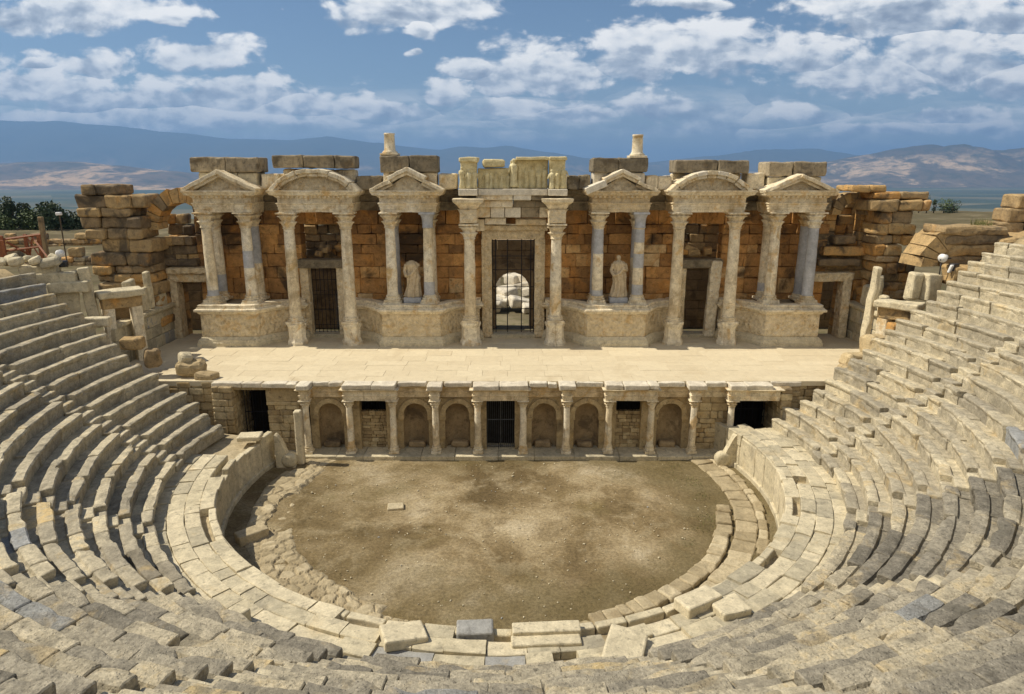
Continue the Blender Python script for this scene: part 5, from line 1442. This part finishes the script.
# weed on the fallen heap
T = thing('weed_clump', 'yellow green weed clump growing on the fallen heap at the right', 'plant', (23.7, 34.9, 10.2))
mb = MB()
for i in range(240):
    a = rnd(0, 6.3); r = .55 * math.sqrt(rnd(0, 1)); p = Vector((23.7 + r * math.cos(a), 34.9 + r * math.sin(a) * .6, 10.2)); q = p + Vector((rnd(-.25, .25), rnd(-.2, .2), rnd(.25, .75)))
    sd = Vector((rnd(-1, 1), rnd(-1, 1), 0)).normalized() * .03
    mb.add([p - sd, p + sd, q], [(0, 1, 2)], rnd(0, 1))
mb.build('stems', M['leaf_dry'], T)
# low ruin walls on the plateau to the left
for i, (x0, x1, y, h, lab) in enumerate([(-72, -52, 96, 2.0, 'long low ruined wall on the plateau below the left trees'), (-56, -41, 74, 2.2, 'nearer low ruined wall on the plateau behind the wooden railing'), (-64, -47, 58, 2.0, 'broken low wall on the plateau at the far left')]):
    mb = MB(); z = gz((x0 + x1) / 2, y) - .3
    block_wall(mb, (x0, y), rnd(-.08, .08), x1 - x0, courses(z, z + h, (.5, .7)), 1.2, (.8, 2.2), jit=.2, amp=.12, rr=.15, top=lambda s: z + h * (.55 + .6 * abs(nz(Vector((s * .3, i, 0))))))
    tag(mb.build('ruined_wall', M['ruin'], loc=((x0 + x1) / 2, y, z)), lab, 'ruin')

def mountain(name, label, y0, y1, ridge, mat, az=(-1.0, 1.0), nx=150, ny=34, foot=-262, rough=.22, peak=.55):
    """ridge(u): height of the skyline above the plain as a function of direction u = x / y"""
    mb = MB()
    for j in range(ny + 1):
        b = j / ny; y = y0 + (y1 - y0) * b
        for i in range(nx + 1):
            u = az[0] + (az[1] - az[0]) * i / nx; x = u * (y0 + (y1 - y0) * peak)
            prof = math.sin(math.pi * min(1, b / peak) / 2) ** 1.3 if b < peak else math.cos(math.pi / 2 * (b - peak) / (1 - peak))
            hh = ridge(u)
            p = Vector((x * .00035, y * .00035, 4.4))
            n1 = fbm(p, 6); n2 = 1 - abs(nz(p * 2.7)) * 2
            k = 1 - abs(b - peak) / max(peak, 1 - peak)
            z = foot + hh * max(0, prof + rough * (n1 * .7 + n2 * .35 - .3) * (1 if b < peak - .03 else .25) * min(1, b * 4) * (1 if b < peak else 1 - (b - peak) / (1 - peak)))
            mb.v.append((x, y + 260 * nz(p * 3), z)); mb.t.append(.5)
    for j in range(ny):
        for i in range(nx):
            a = j * (nx + 1) + i; mb.f.append((a, a + 1, a + nx + 2, a + nx + 1)); mb.m.append(0); mb.s.append(True)
    return tag(mb.build(name, M[mat]), label, None, None, 'structure')
def table(pts):
    def f(u):
        if u <= pts[0][0]: return pts[0][1]
        for (a, b), (c, d) in zip(pts[:-1], pts[1:]):
            if u <= c:
                t = (u - a) / (c - a); t = t * t * (3 - 2 * t) * .5 + t * .5; return b + (d - b) * t
        return pts[-1][1]
    return f
_th = R(14.37)
def sky_h(D, rows):
    """skyline table from (bearing, elevation) pairs in degrees at distance D"""
    return table([(math.tan(R(b)), max(0, 263 + D * math.tan(R(e)) / math.cos(R(b)))) for b, e in rows])
far = [(-50, 3.2), (-38.52, 3.26), (-35.49, 3.27), (-32.21, 3.27), (-28.68, 3.12), (-24.91, 2.82), (-21.22, 2.47), (-17.29, 2.38), (-14.31, 2.64), (-10.11, 2.15), (-5.78, 1.79), (-3.94, 2.02), (-1.77, 1.87), (.24, 1.95), (2.66, 1.64), (6.28, 1.09), (10.26, .70), (14.86, 1.14), (19.24, 1.62), (22.74, 1.73), (24.79, 1.42), (26.81, .98), (30.56, .81), (45, .6)]
foot = [(-50, .7), (-38.93, .73), (-35.9, .57), (-32.55, .79), (-29.02, .41), (-25.21, .0), (-21.84, -.44), (-16.8, -.75), (-9.08, -1.0), (5, -.9), (14, -1.0)]
mnt = [(9, -1.4), (14.97, -.61), (19.4, -.22), (22.19, .29), (24.86, .85), (26.76, 1.40), (28.62, 1.65), (30.42, 1.88), (32.22, 1.52), (34.5, 1.29), (35.79, 1.33), (39.19, .97), (48, .7)]
mountain('mountain_range', 'long blue mountain range along the horizon', 21000, 31000, sky_h(26500, far), 'range', rough=.16, nx=220)
mountain('foothills', 'tan and brown foothills across the plain at the left', 10500, 15500, sky_h(13250, foot), 'foot', az=(-1.0, .25), rough=.42, nx=240, ny=50)
mountain('brown_mountain', 'brown mountain with tan slopes beyond the plain at the right', 12000, 19000, sky_h(15850, mnt), 'mount', az=(.14, 1.0), rough=.42, nx=240, ny=60)

# air between the viewer and the far hills
HAZE = 5.6e-5
mb = MB(); box(mb, -62000, 62000, -62000, 62000, -300, 1750)
me_h = mb.build('haze', [])
hm = bpy.data.materials.new('air'); hm.use_nodes = True; nt = hm.node_tree; nt.nodes.clear()
ou = nt.nodes.new('ShaderNodeOutputMaterial'); pv = nt.nodes.new('ShaderNodeVolumePrincipled')
pv.inputs['Density'].default_value = HAZE; pv.inputs['Color'].default_value = (.30, .555, 1.0, 1); pv.inputs['Anisotropy'].default_value = .1
nt.links.new(pv.outputs[0], ou.inputs['Volume']); me_h.data.materials.append(hm)
tag(me_h, 'pale blue air between the theatre and the distant hills', None, None, 'stuff')

# ------------------------------------------------------------------ sun, sky with clouds
SUN = Vector((-.80, .06, 1.0)).normalized()
elev = math.asin(SUN.z)
sl = bpy.data.lights.new('sun', 'SUN'); sl.energy = 4.4; sl.angle = R(.5); sl.color = (1, .91, .745)
so = bpy.data.objects.new('sun', sl); COL.objects.link(so); so.location = (-30, 10, 60)
so.rotation_euler = SUN.to_track_quat('Z', 'Y').to_euler()
w = bpy.data.worlds.new('World'); scene.world = w; w.use_nodes = True
nt = w.node_tree; nt.nodes.clear()
wo = nt.nodes.new('ShaderNodeOutputWorld')
sky = nt.nodes.new('ShaderNodeTexSky'); sky.sky_type = 'NISHITA'; sky.sun_disc = False
sky.sun_elevation = elev; sky.sun_rotation = math.atan2(SUN.x, SUN.y) % (2 * math.pi)
sky.altitude = 400; sky.air_density = 1.0; sky.dust_density = .2; sky.ozone_density = 3.5
tc = nt.nodes.new('ShaderNodeTexCoord'); sx = nt.nodes.new('ShaderNodeSeparateXYZ'); nt.links.new(tc.outputs['Generated'], sx.inputs[0])
yy = math_n(nt, 'MAXIMUM', sx.outputs[1], .04)
U = math_n(nt, 'DIVIDE', sx.outputs[0], yy); Wv = math_n(nt, 'DIVIDE', sx.outputs[2], yy)
CL = [(-0.607, 0.208, 0.148, 0.027), (-0.446, 0.203, 0.04, 0.012), (-0.57, 0.143, 0.049, 0.018), (-0.656, 0.142, 0.027, 0.008), (-0.419, 0.151, 0.071, 0.024), (-0.678, 0.112, 0.069, 0.031), (-0.597, 0.099, 0.097, 0.026), (-0.5, 0.099, 0.083, 0.023), (-0.383, 0.102, 0.131, 0.026), (-0.294, 0.086, 0.083, 0.018), (-0.197, 0.081, 0.069, 0.016), (-0.14, 0.211, 0.114, 0.025), (-0.122, 0.186, 0.022, 0.015), (-0.097, 0.102, 0.041, 0.02), (-0.058, 0.133, 0.044, 0.013), (0.045, 0.128, 0.103, 0.035), (0.011, 0.086, 0.097, 0.013), (0.174, 0.154, 0.082, 0.033), (0.283, 0.158, 0.116, 0.033), (0.393, 0.148, 0.082, 0.028), (0.198, 0.089, 0.08, 0.018), (0.067, 0.077, 0.07, 0.012), (0.521, 0.208, 0.148, 0.032), (0.643, 0.201, 0.094, 0.027), (0.491, 0.128, 0.137, 0.031), (0.612, 0.146, 0.123, 0.038), (0.698, 0.122, 0.082, 0.023), (0.394, 0.075, 0.042, 0.011), (0.521, 0.057, 0.084, 0.008), (0.62, 0.075, 0.076, 0.012), (0.668, 0.06, 0.084, 0.011), (-0.125, 0.158, 0.011, 0.006), (-0.462, 0.07, 0.265, 0.019), (-0.631, 0.064, 0.167, 0.021), (0.238, 0.22, 0.08, 0.007),
      (-1.1, .13, .2, .04), (1.2, .16, .25, .05), (-.2, .5, .3, .08), (.6, .6, .35, .1), (-.9, .7, .3, .1)]
# soft-edged outlines: bend the look-up a little so no cloud is an ellipse
cv = nt.nodes.new('ShaderNodeCombineXYZ'); nt.links.new(U, cv.inputs[0]); nt.links.new(math_n(nt, 'MULTIPLY', Wv, 1.9), cv.inputs[1])
wn = N(nt, 'ShaderNodeTexNoise'); wn.inputs['Scale'].default_value = 9; wn.inputs['Detail'].default_value = 4; nt.links.new(cv.outputs[0], wn.inputs['Vector'])
wsep = N(nt, 'ShaderNodeSeparateColor'); nt.links.new(wn.outputs['Color'], wsep.inputs[0])
U2 = math_n(nt, 'MULTIPLY_ADD', math_n(nt, 'SUBTRACT', wsep.outputs[0], .5), .075, U)
W2 = math_n(nt, 'MULTIPLY_ADD', math_n(nt, 'SUBTRACT', wsep.outputs[1], .5), .022, Wv)
best = None; H = None
for (u, v, a, b) in CL:
    b *= 1.32
    du = math_n(nt, 'MULTIPLY_ADD', U2, 1 / a, -u / a); dw = math_n(nt, 'MULTIPLY_ADD', W2, 1 / b, -v / b)
    dd = math_n(nt, 'MAXIMUM', dw, math_n(nt, 'MULTIPLY', dw, -1.35))
    q = math_n(nt, 'SUBTRACT', 1.0, math_n(nt, 'SQRT', math_n(nt, 'MULTIPLY_ADD', du, du, math_n(nt, 'MULTIPLY', dd, dd))))
    if best is None: best, H = q, dw
    else:
        g = math_n(nt, 'GREATER_THAN', q, best)
        H = math_n(nt, 'MULTIPLY_ADD', g, math_n(nt, 'SUBTRACT', dw, H), H); best = math_n(nt, 'MAXIMUM', best, q)
def cl_noise(off):
    m_ = N(nt, 'ShaderNodeMapping'); m_.inputs['Location'].default_value = off; nt.links.new(cv.outputs[0], m_.inputs[0])
    nn = N(nt, 'ShaderNodeTexNoise'); nn.noise_dimensions = '2D'; nn.inputs['Scale'].default_value = 13; nn.inputs['Detail'].default_value = 9; nn.inputs['Roughness'].default_value = .6; nn.inputs['Distortion'].default_value = .2; nt.links.new(m_.outputs[0], nn.inputs['Vector'])
    q = math_n(nt, 'MULTIPLY', math_n(nt, 'SUBTRACT', nn.outputs[0], .5), 1.9)
    for sc_, k_ in ((24, .50), (56, .24)):
        vo = N(nt, 'ShaderNodeTexVoronoi'); vo.voronoi_dimensions = '2D'; vo.feature = 'SMOOTH_F1'; vo.inputs['Scale'].default_value = sc_; vo.inputs['Smoothness'].default_value = .6; nt.links.new(m_.outputs[0], vo.inputs['Vector'])
        q = math_n(nt, 'MULTIPLY_ADD', math_n(nt, 'SUBTRACT', .42, vo.outputs['Distance']), k_, q)
    return q
n0 = cl_noise((0, 0, 0)); n1 = cl_noise((.012, -.020, 0))
bb = math_n(nt, 'MAXIMUM', best, -.6)
dens = math_n(nt, 'ADD', n0, math_n(nt, 'ADD', bb, .12))
alpha = maprange(nt, dens, .0, .45)
# thin streaks of cloud low over the hills
m2 = N(nt, 'ShaderNodeMapping'); m2.inputs['Scale'].default_value = (3.0, 13, 1); nt.links.new(cv.outputs[0], m2.inputs[0])
st_ = noise_node(nt, m2.outputs[0], 1.6, 8, .62, .4)
low = math_n(nt, 'MULTIPLY', maprange(nt, st_, .36, .60, .12, .8), math_n(nt, 'MULTIPLY', maprange(nt, Wv, -.005, .03), maprange(nt, Wv, .125, .07)))
alpha = math_n(nt, 'MAXIMUM', alpha, low)
alpha = math_n(nt, 'MULTIPLY', alpha, maprange(nt, Wv, .0, .03))
diff = math_n(nt, 'SUBTRACT', n0, n1)
Hc = math_n(nt, 'MINIMUM', math_n(nt, 'MAXIMUM', H, -1.2), 1.2)
br = math_n(nt, 'ADD', math_n(nt, 'MULTIPLY_ADD', Hc, .50, .52), math_n(nt, 'MULTIPLY', diff, .95))
br = math_n(nt, 'ADD', br, math_n(nt, 'MULTIPLY', math_n(nt, 'SUBTRACT', .6, dens), .30))
ccol = ramp_n(nt, br, [(.0, (.27, .315, .39)), (.35, (.47, .52, .58)), (.62, (.80, .815, .82)), (.95, (1.0, .98, .94))])
bg1 = nt.nodes.new('ShaderNodeBackground'); bg2 = nt.nodes.new('ShaderNodeBackground'); mx = nt.nodes.new('ShaderNodeMixShader')
SKY = .068; CLOUD = .98
nt.links.new(sky.outputs[0], bg1.inputs[0]); bg1.inputs[1].default_value = SKY
nt.links.new(ccol, bg2.inputs[0]); bg2.inputs[1].default_value = CLOUD
# unseen bright cloud added behind the viewer as fill light for the facade
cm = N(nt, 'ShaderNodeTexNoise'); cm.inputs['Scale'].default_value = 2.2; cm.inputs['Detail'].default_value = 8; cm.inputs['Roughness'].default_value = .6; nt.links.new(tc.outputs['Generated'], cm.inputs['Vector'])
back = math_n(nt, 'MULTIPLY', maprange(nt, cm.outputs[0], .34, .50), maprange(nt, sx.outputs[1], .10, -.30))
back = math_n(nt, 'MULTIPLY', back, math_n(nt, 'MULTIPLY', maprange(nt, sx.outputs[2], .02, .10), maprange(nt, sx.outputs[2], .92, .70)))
fill_bg = nt.nodes.new('ShaderNodeBackground'); fill_bg.inputs[0].default_value = (1, .94, .83, 1); fill_bg.inputs[1].default_value = .72
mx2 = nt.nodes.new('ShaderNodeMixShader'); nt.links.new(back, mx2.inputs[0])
nt.links.new(alpha, mx.inputs[0]); nt.links.new(bg1.outputs[0], mx.inputs[1]); nt.links.new(bg2.outputs[0], mx.inputs[2]); nt.links.new(mx.outputs[0], mx2.inputs[1]); nt.links.new(fill_bg.outputs[0], mx2.inputs[2]); nt.links.new(mx2.outputs[0], wo.inputs[0])

# ------------------------------------------------------------------ camera and picture
cam = bpy.data.cameras.new('camera'); co = bpy.data.objects.new('camera', cam); COL.objects.link(co)
co.location = (0, 0, 13.1); co.rotation_euler = (R(90 - 14.37), 0, 0)
cam.sensor_width = 36; cam.lens = 36 * 683 / 1024; cam.clip_start = .1; cam.clip_end = 200000
scene.camera = co
scene.render.resolution_x = 1024; scene.render.resolution_y = 694
vs_ = scene.view_settings; vs_.view_transform = 'Standard'; vs_.look = 'None'; vs_.gamma = 1; vs_.use_curve_mapping = False; vs_.exposure = .26
scene.cycles.max_bounces = 6; scene.cycles.diffuse_bounces = 4; scene.cycles.volume_bounces = 0
